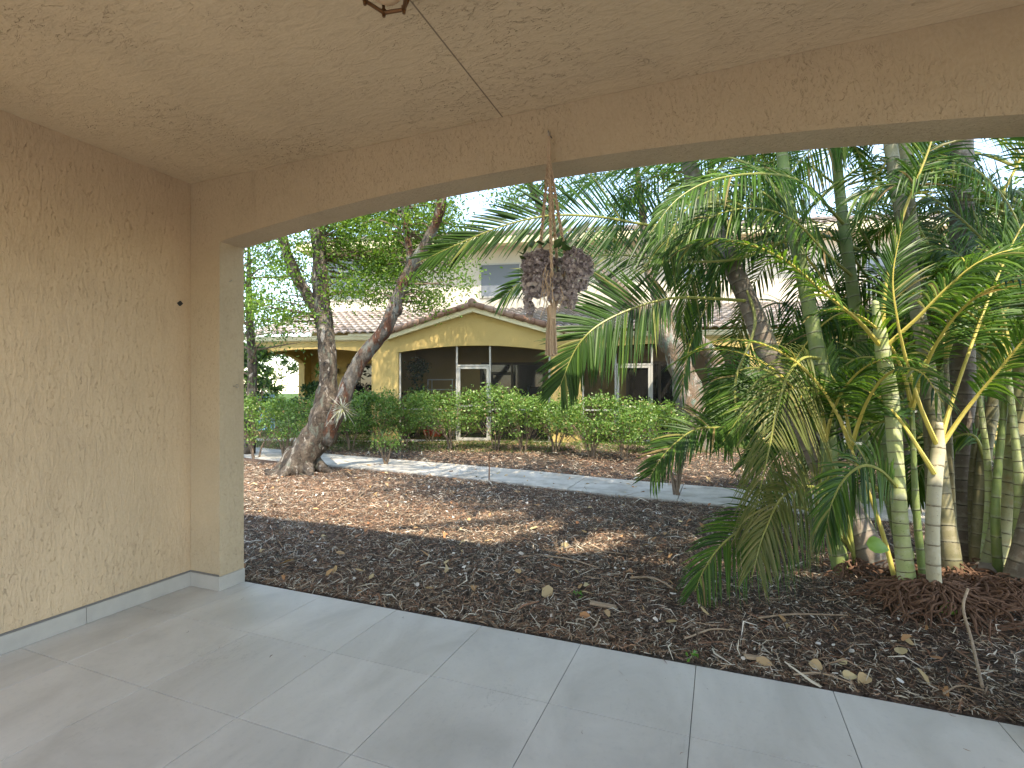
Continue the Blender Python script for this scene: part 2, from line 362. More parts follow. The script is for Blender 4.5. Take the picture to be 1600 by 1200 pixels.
# ------------------------------------------------------------------ ground
PATH_N = [(-40, 9.6), (-14, 8.9), (-9.2, 8.05), (-7, 7.75), (-4.6, 7.5), (-2.9, 7.25), (-1.5, 6.95), (0, 6.8), (2, 6.7), (6, 6.6), (30, 6.4)]
def path_near(x): return float(np.interp(x, [p[0] for p in PATH_N], [p[1] for p in PATH_N]))
def path_far(x): return path_near(x) + 1.22
def gz(x, y):
    z = .03 * mn.noise(Vector((x * .9, y * .9, 0))) + .012 * mn.noise(Vector((x * 4, y * 4, 3)))
    pn = path_near(x); k = min(1, max(0, (pn - y) / .5)) if y < pn else min(1, max(0, (y - pn - 1.22) / .5))
    z = z * k * min(1, max(0, (y - 2.8) / .4)) - .005
    z += .14 * min(1, max(0, (y - 9.2) / 3)) + .12 * math.exp(-((x - 1.6) ** 2 / 1.0 + (y - 4.1) ** 2 / .5))
    return z
xs = np.concatenate([[-300, -120, -60, -30, -20], np.arange(-14, 7.01, .1), [9, 12, 20, 40, 120, 300]])
ys = np.concatenate([[-300, -60, -20, -5, 0, 2.3, 2.6], np.arange(2.7, 13.01, .1), [14, 16, 20, 30, 60, 120, 300]])
V = []
for y in ys:
    for x in xs: V.append((x, y, (gz(x, y) if -14 <= x <= 7 and 2.7 < y < 13.01 else (.135 if y > 12.5 else -.05))))
nx = len(xs); F = np.array([(j * nx + i, j * nx + i + 1, (j + 1) * nx + i + 1, (j + 1) * nx + i) for j in range(len(ys) - 1) for i in range(nx - 1)])
tagp(build('ground', V, F, M['mulch'], smooth=True), kind='structure')
# concrete path with joints
pb = MB(); px_ = -38.0
while px_ < 28:
    L = 1.5; n = 4
    for k in range(n):
        a = px_ + .006 + (L - .012) * k / n; b = px_ + .006 + (L - .012) * (k + 1) / n
        V = [(a, path_near(a), -.05), (b, path_near(b), -.05), (b, path_far(b), -.05), (a, path_far(a), -.05), (a, path_near(a), .022), (b, path_near(b), .022), (b, path_far(b), .022), (a, path_far(a), .022)]
        Fc = [(4, 5, 6, 7), (0, 1, 5, 4), (2, 3, 7, 6)]
        if k == 0: Fc.append((3, 0, 4, 7))
        if k == n - 1: Fc.append((1, 2, 6, 5))
        pb.add(V, Fc)
    px_ += L
tagp(pb.build('footpath', M['path']), kind='structure')

def chips(name, mat, N, region, size, zoff=.004, keep=None, lift=1.0, wid=.11, rfun=None):
    X = rng.uniform(region[0], region[1], N * 2); 
    u = rng.uniform(0, 1, N * 2); y0, y1 = region[2], region[3]; Y = y0 + (y1 - y0) * u ** region[4]
    ok = [i for i in range(N * 2) if (keep is None or keep(X[i], Y[i]))][:N]
    X = X[ok]; Y = Y[ok]; N = len(ok)
    Z = np.array([gz(a, b) if b > 2.8 else 0. for a, b in zip(X, Y)]) + zoff + rng.uniform(0, .012, N) * lift
    L = rng.uniform(size[0], size[1], N) * (1 + rng.exponential(.25, N)); W = L * rng.uniform(wid * .5, wid * 1.5, N)
    an = rng.uniform(0, 2 * math.pi, N); ti = rng.normal(0, .28, N) * lift; ro = rng.normal(0, .5, N)
    d = np.stack([np.cos(an) * np.cos(ti), np.sin(an) * np.cos(ti), np.sin(ti)], 1); s = np.stack([-np.sin(an) * np.cos(ro), np.cos(an) * np.cos(ro), np.sin(ro)], 1)
    P = np.stack([X, Y, Z], 1); bend = rng.normal(0, .16, N) * L
    mid = P + np.array([0, 0, 1]) * np.abs(bend)[:, None] * .6 * lift + s * bend[:, None]
    a = P - d * L[:, None] / 2; b = P + d * L[:, None] / 2; w = s * W[:, None] / 2
    Vv = np.stack([a - w * .5, a + w * .5, mid + w, b + w * .4, b - w * .4, mid - w], 1).reshape(-1, 3)
    base = np.arange(N)[:, None] * 6; Ff = np.concatenate([base + np.array([0, 5, 2, 1]), base + np.array([5, 4, 3, 2])], 1).reshape(-1, 4)
    r = rng.uniform(0, 1, N) if rfun is None else rfun(X, Y)
    return build(name, Vv, Ff, mat, rnd=np.repeat(r, 2))
def rf(X, Y):
    redness = np.array([mn.noise(Vector((x * .55 + 4, y * .55, 2))) for x, y in zip(X, Y)])
    r = rng.uniform(0, 1, len(X)); near = np.clip((5.2 - Y) / 2.2, 0, 1)
    r = np.where((rng.uniform(0, 1, len(X)) < .36 - redness * .5 - .30 * near), rng.uniform(.42, .72, len(X)), r ** 1.15); return r
visx = lambda x, y: (x > -1.35 * y + .2) and (x < .95 * y + .1)
tagp(chips('bark_mulch', M['chip'], 200000, (-9.5, 5.2, 2.83, 7.6, 1.3), (.012, .043), keep=lambda x, y: visx(x, y) and y < path_near(x) + .03, rfun=rf), kind='stuff')
tagp(chips('mulch_fibres', M['chip'], 9000, (-9.5, 5.2, 2.83, 7.6, 1.3), (.05, .12), zoff=.014, keep=lambda x, y: visx(x, y) and y < path_near(x) + .03, wid=.05), kind='stuff')
tagp(chips('mulch_crumbs', M['chip'], 60, (-3.1, 1.2, 1.6, 2.79, .35), (.006, .022), zoff=.002, lift=.15), kind='stuff')
tagp(chips('bark_mulch', M['chip'], 40000, (-14, 6, 8.0, 12.3, 1.0), (.03, .085), keep=lambda x, y: visx(x, y) and y > path_far(x) - .03, rfun=rf), kind='stuff')
tagp(chips('leaf_litter', M['petal'], 800, (-8.5, 4.5, 2.9, 7.3, 1.1), (.012, .030), zoff=.018, keep=lambda x, y: visx(x, y) and y < path_near(x) + .1, wid=.65), kind='stuff')
tagp(chips('leaf_litter', M['deadleaf'], 500, (-8.5, 4.5, 2.9, 9, 1.1), (.03, .07), zoff=.02, keep=visx, wid=.5), kind='stuff')
# grass strip before the far porch
N = 26000; X = rng.uniform(-15, 8, N); Y = 11.6 + .25 * X + rng.uniform(0, 3.0, N); gk = np.array([mn.noise(Vector((x * .8, y * .8, 9))) for x, y in zip(X, Y)]); s_ = (gk > -.15) | (rng.uniform(0, 1, N) < .3); X = X[s_]; Y = Y[s_]; N = len(X)
Z = np.array([gz(a, min(b, 13)) for a, b in zip(X, Y)]); hh = rng.uniform(.04, .11, N); an = rng.uniform(0, 6.28, N); w = rng.uniform(.003, .007, N); le = rng.normal(0, .04, (N, 2))
P = np.stack([X, Y, Z], 1); sd = np.stack([np.cos(an), np.sin(an), 0 * an], 1) * w[:, None]; tp = P + np.stack([le[:, 0], le[:, 1], hh], 1)
Vv = np.stack([P - sd, P + sd, tp], 1).reshape(-1, 3); tagp(build('lawn', Vv, np.arange(3 * N).reshape(-1, 3), M['grass'], rnd=rng.uniform(0, 1, N)), kind='stuff')

# ------------------------------------------------------------------ our patio
XL, XR, YI, YO, ZC = -3.55, 1.60, 2.60, 2.80, 2.90
YB = -1.1
tb = MB(); gx = [-3.736 + .604 * k for k in range(0, 20)]; gy = [2.8, 2.215] + [2.215 - .597 * k for k in range(1, 10)]
tb2 = MB()
for i in range(len(gx) - 1):
    for j in range(len(gy) - 1):
        x0, x1, y1, y0 = max(gx[i], XL - .1), min(gx[i + 1], 3.2), gy[j], gy[j + 1]
        if x1 - x0 < .02: continue
        g = .0018; y1_ = y1 - (0 if j == 0 else g); tb.box(x0 + g, x1 - g, y0 + g, y1_, -.012, 0, bev=.0008)
tagp(tb.build('patio_floor', M['tile']), kind='structure')
gb = MB(); gb.box(-3.8, 3.2, -3.4, 2.792, -.16, -.0045); tagp(gb.build('patio_slab', M['grout']), kind='structure')

def arch_wall(b, secs, y0, y1):
    """secs: list of (xa, zba, zta, xb, zbb, ztb), left to right"""
    for i, (xa, ba, ta, xb, bb, tt) in enumerate(secs):
        V = [(xa, y0, ba), (xb, y0, bb), (xb, y0, tt), (xa, y0, ta), (xa, y1, ba), (xb, y1, bb), (xb, y1, tt), (xa, y1, ta)]
        Fc = [(0, 1, 2, 3), (5, 4, 7, 6), (0, 4, 5, 1), (3, 2, 6, 7)]
        b.add(V, Fc, r=.5)
        if i == 0: b.add([V[0], V[4], V[7], V[3]], [(0, 3, 2, 1)], r=.5)
        if i == len(secs) - 1: b.add([V[1], V[5], V[6], V[2]], [(0, 1, 2, 3)], r=.5)
        elif abs(secs[i + 1][1] - bb) > 1e-4:
            nb = secs[i + 1][1]; b.add([(xb, y0, bb), (xb, y1, bb), (xb, y1, nb), (xb, y0, nb)], [(0, 1, 2, 3)], r=.5)
def arch_secs(xa, xb, zs, rise, top, n=24):
    out = []; c = (xa + xb) / 2; hw = (xb - xa) / 2; Rr = (hw * hw + rise * rise) / (2 * rise)
    f = lambda x: zs + math.sqrt(max(0, Rr * Rr - (x - c) ** 2)) - (Rr - rise)
    for k in range(n):
        a = xa + (xb - xa) * k / n; d = xa + (xb - xa) * (k + 1) / n; out.append((a, f(a), top(a), d, f(d), top(d)))
    return out
pat = empty('patio_shelter', (-1, 2.7, 0), 0, 'tan stucco covered patio one stands under, with the wide arched opening onto the garden', 'building')
b = MB(); T = lambda x: 3.15
arch_wall(b, [(XL - .2, -.1, 3.15, -3.26, -.1, 3.15)] + arch_secs(-3.26, 1.26, 2.455, .15, T) + [(1.26, -.1, 3.15, XR + .25, -.1, 3.15)], YI, YO)
aw = b.build('arched_wall', M['beam'], pat)
b = MB(); b.box(XL - .2, XL, YB, YI - .002, -.1, 3.15); b.build('side_wall', M['wall'], pat)
b = MB(); b.box(XL - .001, -1.1, YB, YI - .001, ZC, 3.1, bev=.003); b.box(-1.1, 3.2, YB, YI - .001, ZC, 3.1, bev=.003); b.build('ceiling', M['ceil'], pat)
# unseen rear wall with an opening added for light, roof shortened for the sun
b = MB(); b.box(XL - .2, -3.0, YB - .2, YB - .002, -.1, 3.1); b.box(-2.998, .6, YB - .2, YB - .002, 2.5, 3.1); b.box(.602, 3.2, YB - .2, YB - .002, -.1, 3.1); b.build('rear_wall', M['wall'], pat)
b = MB(); b.add([(-5, 2.85, 3.16), (4, 2.85, 3.16), (4, -1.1, 3.16), (-5, -1.1, 3.16), (-5, 2.85, 3.26), (4, 2.85, 3.26), (4, -1.1, 3.30), (-5, -1.1, 3.30)], [(3, 2, 1, 0), (4, 5, 6, 7), (0, 1, 5, 4), (2, 3, 7, 6), (1, 2, 6, 5), (3, 0, 4, 7)])
b.build('roof', M['roof'], pat)
# skirting of cut tiles
b = MB(); jy = [YI - .002, 1.93, 1.33, .73, .13, -.47, -1.05]
for k in range(len(jy) - 1): b.box(XL, XL + .012, jy[k + 1] + .0015, jy[k] - .0015, .001, .10, bev=.0015)
b.box(XL + .0135, -3.26, YI - .012, YI, .001, .10, bev=.0015); b.box(-3.26, -3.248, YI - .012, YO - .001, .001, .10, bev=.0015)
b.build('skirting', M['skirt'], pat)
b = MB(); b.box(XL, XL + .006, YB, YI, .10, .111); b.box(XL, -3.262, YI - .006, YI, .10, .111); b.build('skirting_caulk', M['grout'], pat)
# ceiling joint, little fixings
b = MB(); b.box(-1.103, -1.097, YB, YI - .003, ZC - .0012, ZC + .003); b.build('ceiling_joint', simple('joint_line', (.20, .15, .10), .9), pat)  # thin dark strip along the ceiling joint
b = MB(); q = Vector((XL + .004, 2.516, 2.025)); b.box(q.x - .004, q.x + .008, q.y - .014, q.y + .014, q.z - .014, q.z + .014, bev=.002, M=Matrix.Translation(q) @ Matrix.Rotation(R(45), 4, 'X') @ Matrix.Translation(-q)); b.build('wall_bracket', M['black'], pat)
def ring(c, r, wire, ax, n=20, a0=0, a1=360):
    ax = np.asarray(ax, float); ax /= np.linalg.norm(ax); u = np.cross(ax, [0, 0, 1.]) if abs(ax[2]) < .9 else np.array([1., 0, 0]); u /= np.linalg.norm(u); w = np.cross(ax, u)
    return [np.asarray(c) + r * (u * math.cos(R(a0 + (a1 - a0) * k / n)) + w * math.sin(R(a0 + (a1 - a0) * k / n))) for k in range(n + 1)]
b = MB(); b.tube([(-3.262, 2.71, 1.44), (-3.235, 2.71, 1.44)], .0025, 6); b.tube(ring((-3.222, 2.71, 1.44), .012, 0, (0, 1, 0), 16, 200, 520), .0022, 6); b.build('screw_eye', M['steel'], pat, True)
b = MB(); b.tube([(-3.262, 2.68, 2.19), (-3.235, 2.68, 2.195)], .0025, 6); b.build('nail', M['steel'], pat, True)

# ceiling lantern
ln = empty('ceiling_lantern', (-1.055, 1.47, ZC), 0, 'brass hexagonal lantern with frosted bowl mounted on the patio ceiling', 'lamp')
cx, cy = -1.055, 1.47; b = MB()
hexa = lambda r, z, off=10: [np.array([cx + r * math.cos(R(60 * k + off)), cy + r * math.sin(R(60 * k + off)), z]) for k in range(6)]
t0, t1, t2 = hexa(.07, ZC - .02), hexa(.108, ZC - .08), hexa(.076, ZC - .158)
for k in range(6):
    for A, B in ((t0, t1), (t1, t2)): b.tube([A[k], B[k]], .006, 6)
    b.tube([t1[k], t1[(k + 1) % 6]], .006, 6); b.tube([t2[k], t2[(k + 1) % 6]], .0065, 6)
    b.tube([t2[k] - [0, 0, .014], t2[k] + [0, 0, .01]], [.006, .010], 6)
b.build('cage', M['brass'], ln)
b = MB(); prof = [(.085, ZC), (.09, ZC - .015), (.03, ZC - .03), (.012, ZC - .05)]
def lathe(b, prof, cx, cy, n=24, m=0, r=.5):
    V = [(cx + p[0] * math.cos(2 * math.pi * k / n), cy + p[0] * math.sin(2 * math.pi * k / n), p[1]) for p in prof for k in range(n)]
    b.add(V, [(i * n + k, i * n + (k + 1) % n, (i + 1) * n + (k + 1) % n, (i + 1) * n + k) for i in range(len(prof) - 1) for k in range(n)], r, None, m)
lathe(b, prof, cx, cy); b.build('ceiling_plate', M['brass'], ln, True)
b = MB(); lathe(b, [(.01, ZC - .04), (.05, ZC - .05), (.068, ZC - .085), (.068, ZC - .12), (.05, ZC - .15), (.02, ZC - .165), (.001, ZC - .168)], cx, cy); b.build('glass_bowl', M['bowl'], ln, True)

# macrame hanger with dried flowers, hung from a hook in the beam
hk = np.array([-.82, YI, 2.735])
hg = empty('hanging_planter', tuple(hk), 0, 'macrame rope hanger holding a bunch of dried mauve hydrangeas under the arch', 'hanging planter')
b = MB(); b.tube([hk + [0, 0, .0], hk + [0, -.03, 0]], .003, 6); b.tube(ring(hk + [0, -.045, 0], .016, 0, (1, 0, .2), 16, 120, 420), .003, 6); b.build('hook', M['steel'], hg, True)
ht = hk + np.array([.0, -.05, -.02]); b = MB()
b.tube([ht + [0, 0, .02], ht + [.002, 0, -.05], ht + [0, 0, -.10]], [.005, .012, .010], 8)
def braid(b, p0, p1, w=.005, n=26, sag=0, ph=0):
    p0 = np.asarray(p0, float); p1 = np.asarray(p1, float)
    for s in (0, math.pi):
        pts = []
        for k in range(n + 1):
            u = k / n; p = p0 + (p1 - p0) * u; a = u * n * .9 + s + ph; pts.append(p + np.array([math.cos(a), math.sin(a), 0]) * w * .8 + np.array([0, 0, -sag * 4 * u * (1 - u)]))
        b.tube(pts, w * .85, 5)
kn = ht + np.array([0, 0, -.10]); bas = ht + np.array([.03, 0, -.84])
rim = [bas + np.array([x, y, .18]) for x, y in ((-.075, -.03), (.015, -.10), (.065, .0), (-.01, .09))]
for i, q in enumerate(rim): braid(b, kn, q, .0062, 60, 0, i)
for i, q in enumerate(rim): braid(b, q, bas + np.array([0, 0, -.07]), .0055, 24, 0, i)
for k in range(10):
    a = bas + np.array([random.uniform(-.02, .07), -.12 + random.uniform(-.02, .02), random.uniform(.0, .16)]); b.tube([a, a + [random.uniform(-.02, .02), -.01, -.05], a + [random.uniform(-.03, .03), 0, -.12]], .0022, 5)
b.build('rope', M['rope'], hg)
b = MB(); kb = bas + np.array([-.015, 0, -.05]); b.tube([kb + [0, 0, .02], kb, kb + [0, 0, -.03], kb + [0, 0, -.05]], [.018, .026, .024, .019], 10)
for k in range(90):
    a = random.uniform(0, 6.28); r0 = random.uniform(0, .02); r1 = r0 + random.uniform(0, .012)
    b.tube([kb + [math.cos(a) * r0, math.sin(a) * r0, -.03], kb + [math.cos(a) * r1, math.sin(a) * r1, -.12], kb + [math.cos(a) * r1 * 1.1 + random.uniform(-.004, .004), math.sin(a) * r1 * 1.1, -.23 + random.uniform(-.012, .008)]], .0026, 4)
b.build('tassel', M['rope'], hg)
# florets
def leafcloud(P, N, L, W, nrm=None, fold=.25, jit=1.0):
    """rhombic folded leaves: P (N,3)"""
    d = rng.normal(0, 1, (N, 3)); 
    if nrm is not None: d = d * jit + nrm
    d /= np.linalg.norm(d, axis=1)[:, None]; q = rng.normal(0, 1, (N, 3)); s = np.cross(d, q); s /= np.linalg.norm(s, axis=1)[:, None]; n = np.cross(s, d)
    L = np.asarray(L).reshape(-1, 1) if hasattr(L, '__len__') else np.full((N, 1), L); W = L * W if np.isscalar(W) else W
    base = P - d * L / 2; tip = P + d * L / 2; mid = P - n * L * fold * .3
    a = P + s * W / 2 - d * L * .05; c = P - s * W / 2 - d * L * .05
    V = np.stack([base, a, tip, c, mid], 1).reshape(-1, 3); o = np.arange(N)[:, None] * 5
    F = np.concatenate([o + np.array([0, 1, 4]), o + np.array([1, 2, 4]), o + np.array([2, 3, 4]), o + np.array([3, 0, 4])], 1).reshape(-1, 3)
    return V, F, np.full(N * 4, 0.)
def floret_ball(c, r, n):
    a = rng.normal(0, 1, (n, 3)); a /= np.linalg.norm(a, axis=1)[:, None]; rr = rng.uniform(.72, 1.03, n)[:, None]
    return np.asarray(c) + a * np.asarray(r) * rr, a
PP = []; 
for c, r, n in [((-.11, 0, .20), (.06, .07, .075), 420), ((-.05, -.05, .19), (.065, .07, .08), 460), ((-.08, -.03, .09), (.085, .08, .08), 560), ((.0, -.02, .07), (.075, .08, .075), 440), ((.10, -.02, .19), (.06, .07, .075), 420), ((.145, .0, .16), (.05, .06, .07), 320), ((.12, -.03, .09), (.06, .06, .07), 360), ((-.02, .03, .15), (.09, .08, .09), 300), ((-.135, 0, .03), (.022, .022, .10), 160), ((-.13, .02, -.04), (.02, .02, .06), 100), ((.085, -.01, .0), (.03, .03, .07), 160), ((.05, 0, .02), (.05, .05, .06), 200)]:
    c = np.array(c) * [1.08, 1, .95]; r = np.array(r) * .92
    p, a = floret_ball(bas + np.array(c), r, n); PP.append(p)
P = np.concatenate(PP); V, F, _ = leafcloud(P, len(P), rng.uniform(.015, .034, len(P)), .85, None, .9)
hz = (P[:, 2] - P[:, 2].min()) / (P[:, 2].max() - P[:, 2].min()); rr = np.clip(rng.uniform(0, 1, len(P)) * .7 + (1 - hz) * .35, 0, 1)
build('dried_flowers', V, F, M['hydrangea'], hg, rnd=np.repeat(rr, 4))
P = bas + np.array([[-.17, -.02, .25], [-.15, -.04, .22], [-.06, -.05, .285], [.03, -.03, .28], [.08, -.06, .24], [.0, -.07, .27], [-.10, -.06, .28], [.06, -.02, .27], [-.14, -.05, .26]])
V, F, _ = leafcloud(P, len(P), .075, .62, np.array([0, 0, .4])); build('dried_leaf', V, F, M['leaf_dark'], hg, rnd=rng.uniform(.3, .9, len(F)))

# ------------------------------------------------------------------ house across the path (local x along its front, y back)
HD = 13.3; HP = at(740, 612, HD); HR = math.atan2(.2453, .9696)
house = empty('house', (HP[0], HP[1], 0), HR, 'yellow two storey house with a tiled gable over its screened porches across the path', 'house')
def hs(px): t = (px - 800) / FPX; return (13.3 * t + .99) / (.991 + .134 * t)
def hz_(px, py, w=0): s = hs(px); d = HD - .134 * s + w * .99; return H + (612 - py) / FPX * d
HM = np.array(Matrix.Translation(house.location) @ house.rotation_euler.to_matrix().to_4x4())
def hw(x, y, z): return HM[:3, :3] @ np.array([x, y, z]) + HM[:3, 3]
def hb(mb, name, mat, parent=house, smooth=False): return mb.build(name, mat, parent, smooth, world=False)
EZ = 2.80
def gtop(x): return max(EZ, 3.47 - .295 * abs(x)) if abs(x) < 2.27 else EZ
b = MB(); secs = []
def flat(xa, xb): return [(xa, -.1, gtop(xa), xb, -.1, gtop(xb))]
secs += arch_secs(-6.10, -2.75, 2.42, .13, gtop, 20)
secs += flat(-2.75, -2.27) + flat(-2.27, -2.02) + arch_secs(-2.02, 1.98, 2.43, .16, gtop, 40) + flat(1.98, 2.27) + flat(2.27, 2.76)
secs += arch_secs(2.76, 6.76, 2.43, .16, gtop, 20) + flat(6.76, 7.5) + arch_secs(7.5, 11.5, 2.43, .16, gtop, 20) + flat(11.5, 12.2) + arch_secs(12.2, 16.2, 2.43, .16, gtop, 20) + flat(16.2, 16.9)
arch_wall(b, secs, 0, .2); hb(b, 'porch_wall', M['ystucco'])
b = MB()
b.box(-6.1, -5.9, 2.2, 2.6, -.1, EZ)                       # side pier behind the open left end
b.box(-5.9, 16.9, 2.6, 2.8, -.1, 3.6)                      # back wall of the porches
for x in (-2.5, 2.37, 7.13, 11.85, 16.6): b.box(x - .1, x + .1, .2, 2.6, -.1, EZ)
b.box(-6.1, 16.9, .2, 2.6, EZ - .02, EZ + .04)             # porch ceiling
hb(b, 'inner_wall', M['ystucco'])
b = MB(); secs = arch_secs(.22, 2.18, 2.3, .2, lambda x: EZ - .025, 16)
for (xa, ba, ta, xb, bb, tt) in secs:
    V = [(-6.09, xa, ba), (-6.09, xb, bb), (-6.09, xb, tt), (-6.09, xa, ta), (-5.9, xa, ba), (-5.9, xb, bb), (-5.9, xb, tt), (-5.9, xa, ta)]
    b.add(V, [(0, 3, 2, 1), (4, 5, 6, 7), (0, 1, 5, 4)])
hb(b, 'side_arch', M['ystucco'])
b = MB(); b.box(-6.2, 17, -.05, 2.6, -.1, .1); hb(b, 'porch_slab', M['path'])
b = MB(); b.box(-5.72, 17, 3.2, 3.4, 3.4, 6.05); b.box(-5.72, -5.52, 3.4, 9, 0, 6.05); hb(b, 'upper_wall', M['pstucco'])
# tiled roofs
def tile_roof(b, x0, x1, y0, z0, y1, z1, per=.22, course=.36, amp=.045, skip=None):
    sl = math.hypot(y1 - y0, z1 - z0); n = int(sl / course) + 1; ty, tz = (y1 - y0) / sl, (z1 - z0) / sl; ny, nz = -tz, ty; K = 6
    for c in range(n):
        a0 = c * course; a1 = min(sl, a0 + course)
        k = 0; x = x0
        while x < x1 - 1e-6:
            if skip is None or not skip(x, a0): 
                rr = random.random(); V = []
                for aa, lift in ((a0, .055), (a1, .004)):
                    for j in range(K + 1):
                        xx = x + per * j / K; h = amp * (1.15 * math.sin(math.pi * j / K * 1.0) if j else 0) + lift
                        V.append((xx, y0 + ty * aa + ny * h, z0 + tz * aa + nz * h))
                F = [(j, j + 1, K + 1 + j + 1, K + 1 + j) for j in range(K)]; base = len(V)
                for j in range(K + 1): V.append((V[j][0], V[j][1] - ny * .035, V[j][2] - nz * .035))
                F += [(base + j, base + j + 1, j + 1, j) for j in range(K)]
                b.add(V, F, rr)
            x += per
b = MB(); tile_roof(b, -6.3, 17.1, -.18, 2.90, 3.2, 4.02, skip=lambda x, a: abs(x + .15) < 2.0 - a * 1.25 and a < 1.6); hb(b, 'porch_roof', M['roof'])
b = MB(); tile_roof(b, -6.4, 17.6, 2.6, 6.15, 7.5, 7.8); b.add([(-6.4, 2.6, 6.1), (17.6, 2.6, 6.1), (17.6, 7.5, 7.7), (-6.4, 7.5, 7.7)], [(0, 3, 2, 1)])
ur = hb(b, 'upper_roof', M['roof']); b = MB(); b.box(-6.42, 17.6, 2.56, 2.62, 5.95, 6.16); b.box(-6.42, 17.6, 2.62, 3.2, 6.03, 6.05); b.box(-6.42, -6.38, 2.62, 9, 5.98, 6.16); hb(b, 'upper_fascia', M['cream'])
# gable roof: two slopes and rolled rake tiles
b = MB()
for s in (-1, 1):
    V = [(0, -.16, 3.62), (s * 2.35, -.16, 2.92), (s * 2.35, .3, 2.92), (0, 2.35, 3.62), (0, -.16, 3.56), (s * 2.35, -.16, 2.86), (s * 2.35, .3, 2.86), (0, 2.35, 3.56)]
    b.add(V, [(0, 1, 2, 3), (7, 6, 5, 4), (0, 4, 5, 1)] if s < 0 else [(3, 2, 1, 0), (4, 5, 6, 7), (1, 5, 4, 0)])
gr = hb(b, 'gable_roof', M['roof']); b = MB()
for s in (-1, 1):
    N = 7 if s < 0 else 9
    for k in range(N):
        u0 = k / N; u1 = (k + 1.12) / N; p = lambda u: np.array([s * (2.36 - 2.32 * u), -.17, 2.92 + .70 * u])
        b.tube([p(u0), p((u0 + u1) / 2), p(u1)], [.085, .078, .064], 12)
b.tube([(0, -.24, 3.66), (0, .5, 3.66)], [.11, .09], 12); b.tube([(0, .45, 3.66), (0, 1.2, 3.66)], [.10, .09], 12)
hb(b, 'rake_tiles', M['rake'], house, True)
# fascia and gutters
b = MB()
for s in (-1, 1):
    V = []
    for (x, z) in ((0, 3.44), (s * 2.30, 2.75), (s * 2.30, 2.885), (0, 3.58)):
        V += [(x, -.15, z), (x, -.02, z)]
    b.add(V, [(0, 2, 4, 6), (1, 7, 5, 3), (0, 1, 3, 2), (6, 4, 5, 7), (2, 3, 5, 4)])
hb(b, 'gable_fascia', M['cream'])
def gutter(b, x0, x1):
    prof = [(0, 2.765), (-.085, 2.765), (-.10, 2.80), (-.105, 2.83), (-.125, 2.86), (-.125, 2.885), (-.117, 2.885), (-.112, 2.86), (0, 2.80)]
    n = len(prof); V = [(x0, y, z) for y, z in prof] + [(x1, y, z) for y, z in prof]
    b.add(V, [(i, (i + 1) % n, n + (i + 1) % n, n + i) for i in range(n)] + [tuple(range(n)), tuple(n + i for i in reversed(range(n)))], r=.5)
for x0, x1 in ((-6.3, -2.3), (2.32, 17)):
    b = MB(); gutter(b, x0, x1); b.box(x0, x1, -.002, .05, 2.74, 2.76) ; hb(b, 'gutter', M['cream'])
b = MB(); b.box(-3.35, -2.45, -.13, -.124, 2.86, 2.93); hb(b, 'splash_guard', M['cream'])
# doors of the porches
def slider(x0, x1, nm='sliding_door', fm='bronze'):
    f = MB(); z1 = 2.22
    f.box(x0, x1, 2.52, 2.6, z1, z1 + .07); 
    for x in np.linspace(x0, x1, 3): f.box(x - .035, x + .035, 2.53, 2.6, .1, z1)
    f.box(x0, x1, 2.53, 2.6, .1, .17); d = hb(f, nm, M[fm]); g = MB(); g.box(x0, x1, 2.565, 2.58, .12, z1); hb(g, 'pane', M['glass'], d)
slider(-4.62, -2.78); slider(-.30, 1.62); slider(4.10, 5.95); slider(8.9, 10.9); slider(13.5, 15.4)
# screened openings
def ztop(c, x): Rr = (4 + .0256) / .32; return 2.43 + math.sqrt(Rr * Rr - (x - c) ** 2) - (Rr - .16)
for c, door in ((-.02, (hs(713), hs(765))), (4.76, (hs(962), hs(1019))), (9.5, (8.9, 9.85)), (14.2, (13.7, 14.6))):
    e = MB(); a0, a1 = c - 1.99, c + 1.99
    for x in (a0 + .02, door[0], door[1], a1 - .02): e.box(x - .022, x + .022, .05, .10, .1, ztop(c, x) - .01)
    e.box(a0 + .042, door[0] - .022, .052, .098, .92, .96); e.box(door[1] + .022, a1 - .042, .052, .098, .92, .96)
    e.box(door[0] + .022, door[1] - .022, .052, .098, 2.06, 2.10); e.box(a0, a1, .052, .098, .101, .14)
    sf = hb(e, 'screen_frame', M['alu'])
    d = MB(); x0, x1 = door[0] + .03, door[1] - .03
    for x in (x0, x1 - .06): d.box(x, x + .06, .045, .085, .15, 2.05)
    for z in (.15, 1.0, 1.99): d.box(x0 + .06, x1 - .06, .047, .083, z, z + .06)
    dr = hb(d, 'screen_door', M['alu'], house); k = MB(); k.box(x1 - .05, x1 - .02, .01, .045, 1.15, 1.27, bev=.004); hb(k, 'handle', M['black'], dr)
    m = MB(); n = 24; V = []; 
    for i in range(n + 1): x = a0 + (a1 - a0) * i / n; V += [(x, .075, .1), (x, .075, ztop(c, x))]
    m.add(V, [(2 * i, 2 * i + 2, 2 * i + 3, 2 * i + 1) for i in range(n)]); hb(m, 'insect_screen', M['screen'], house)
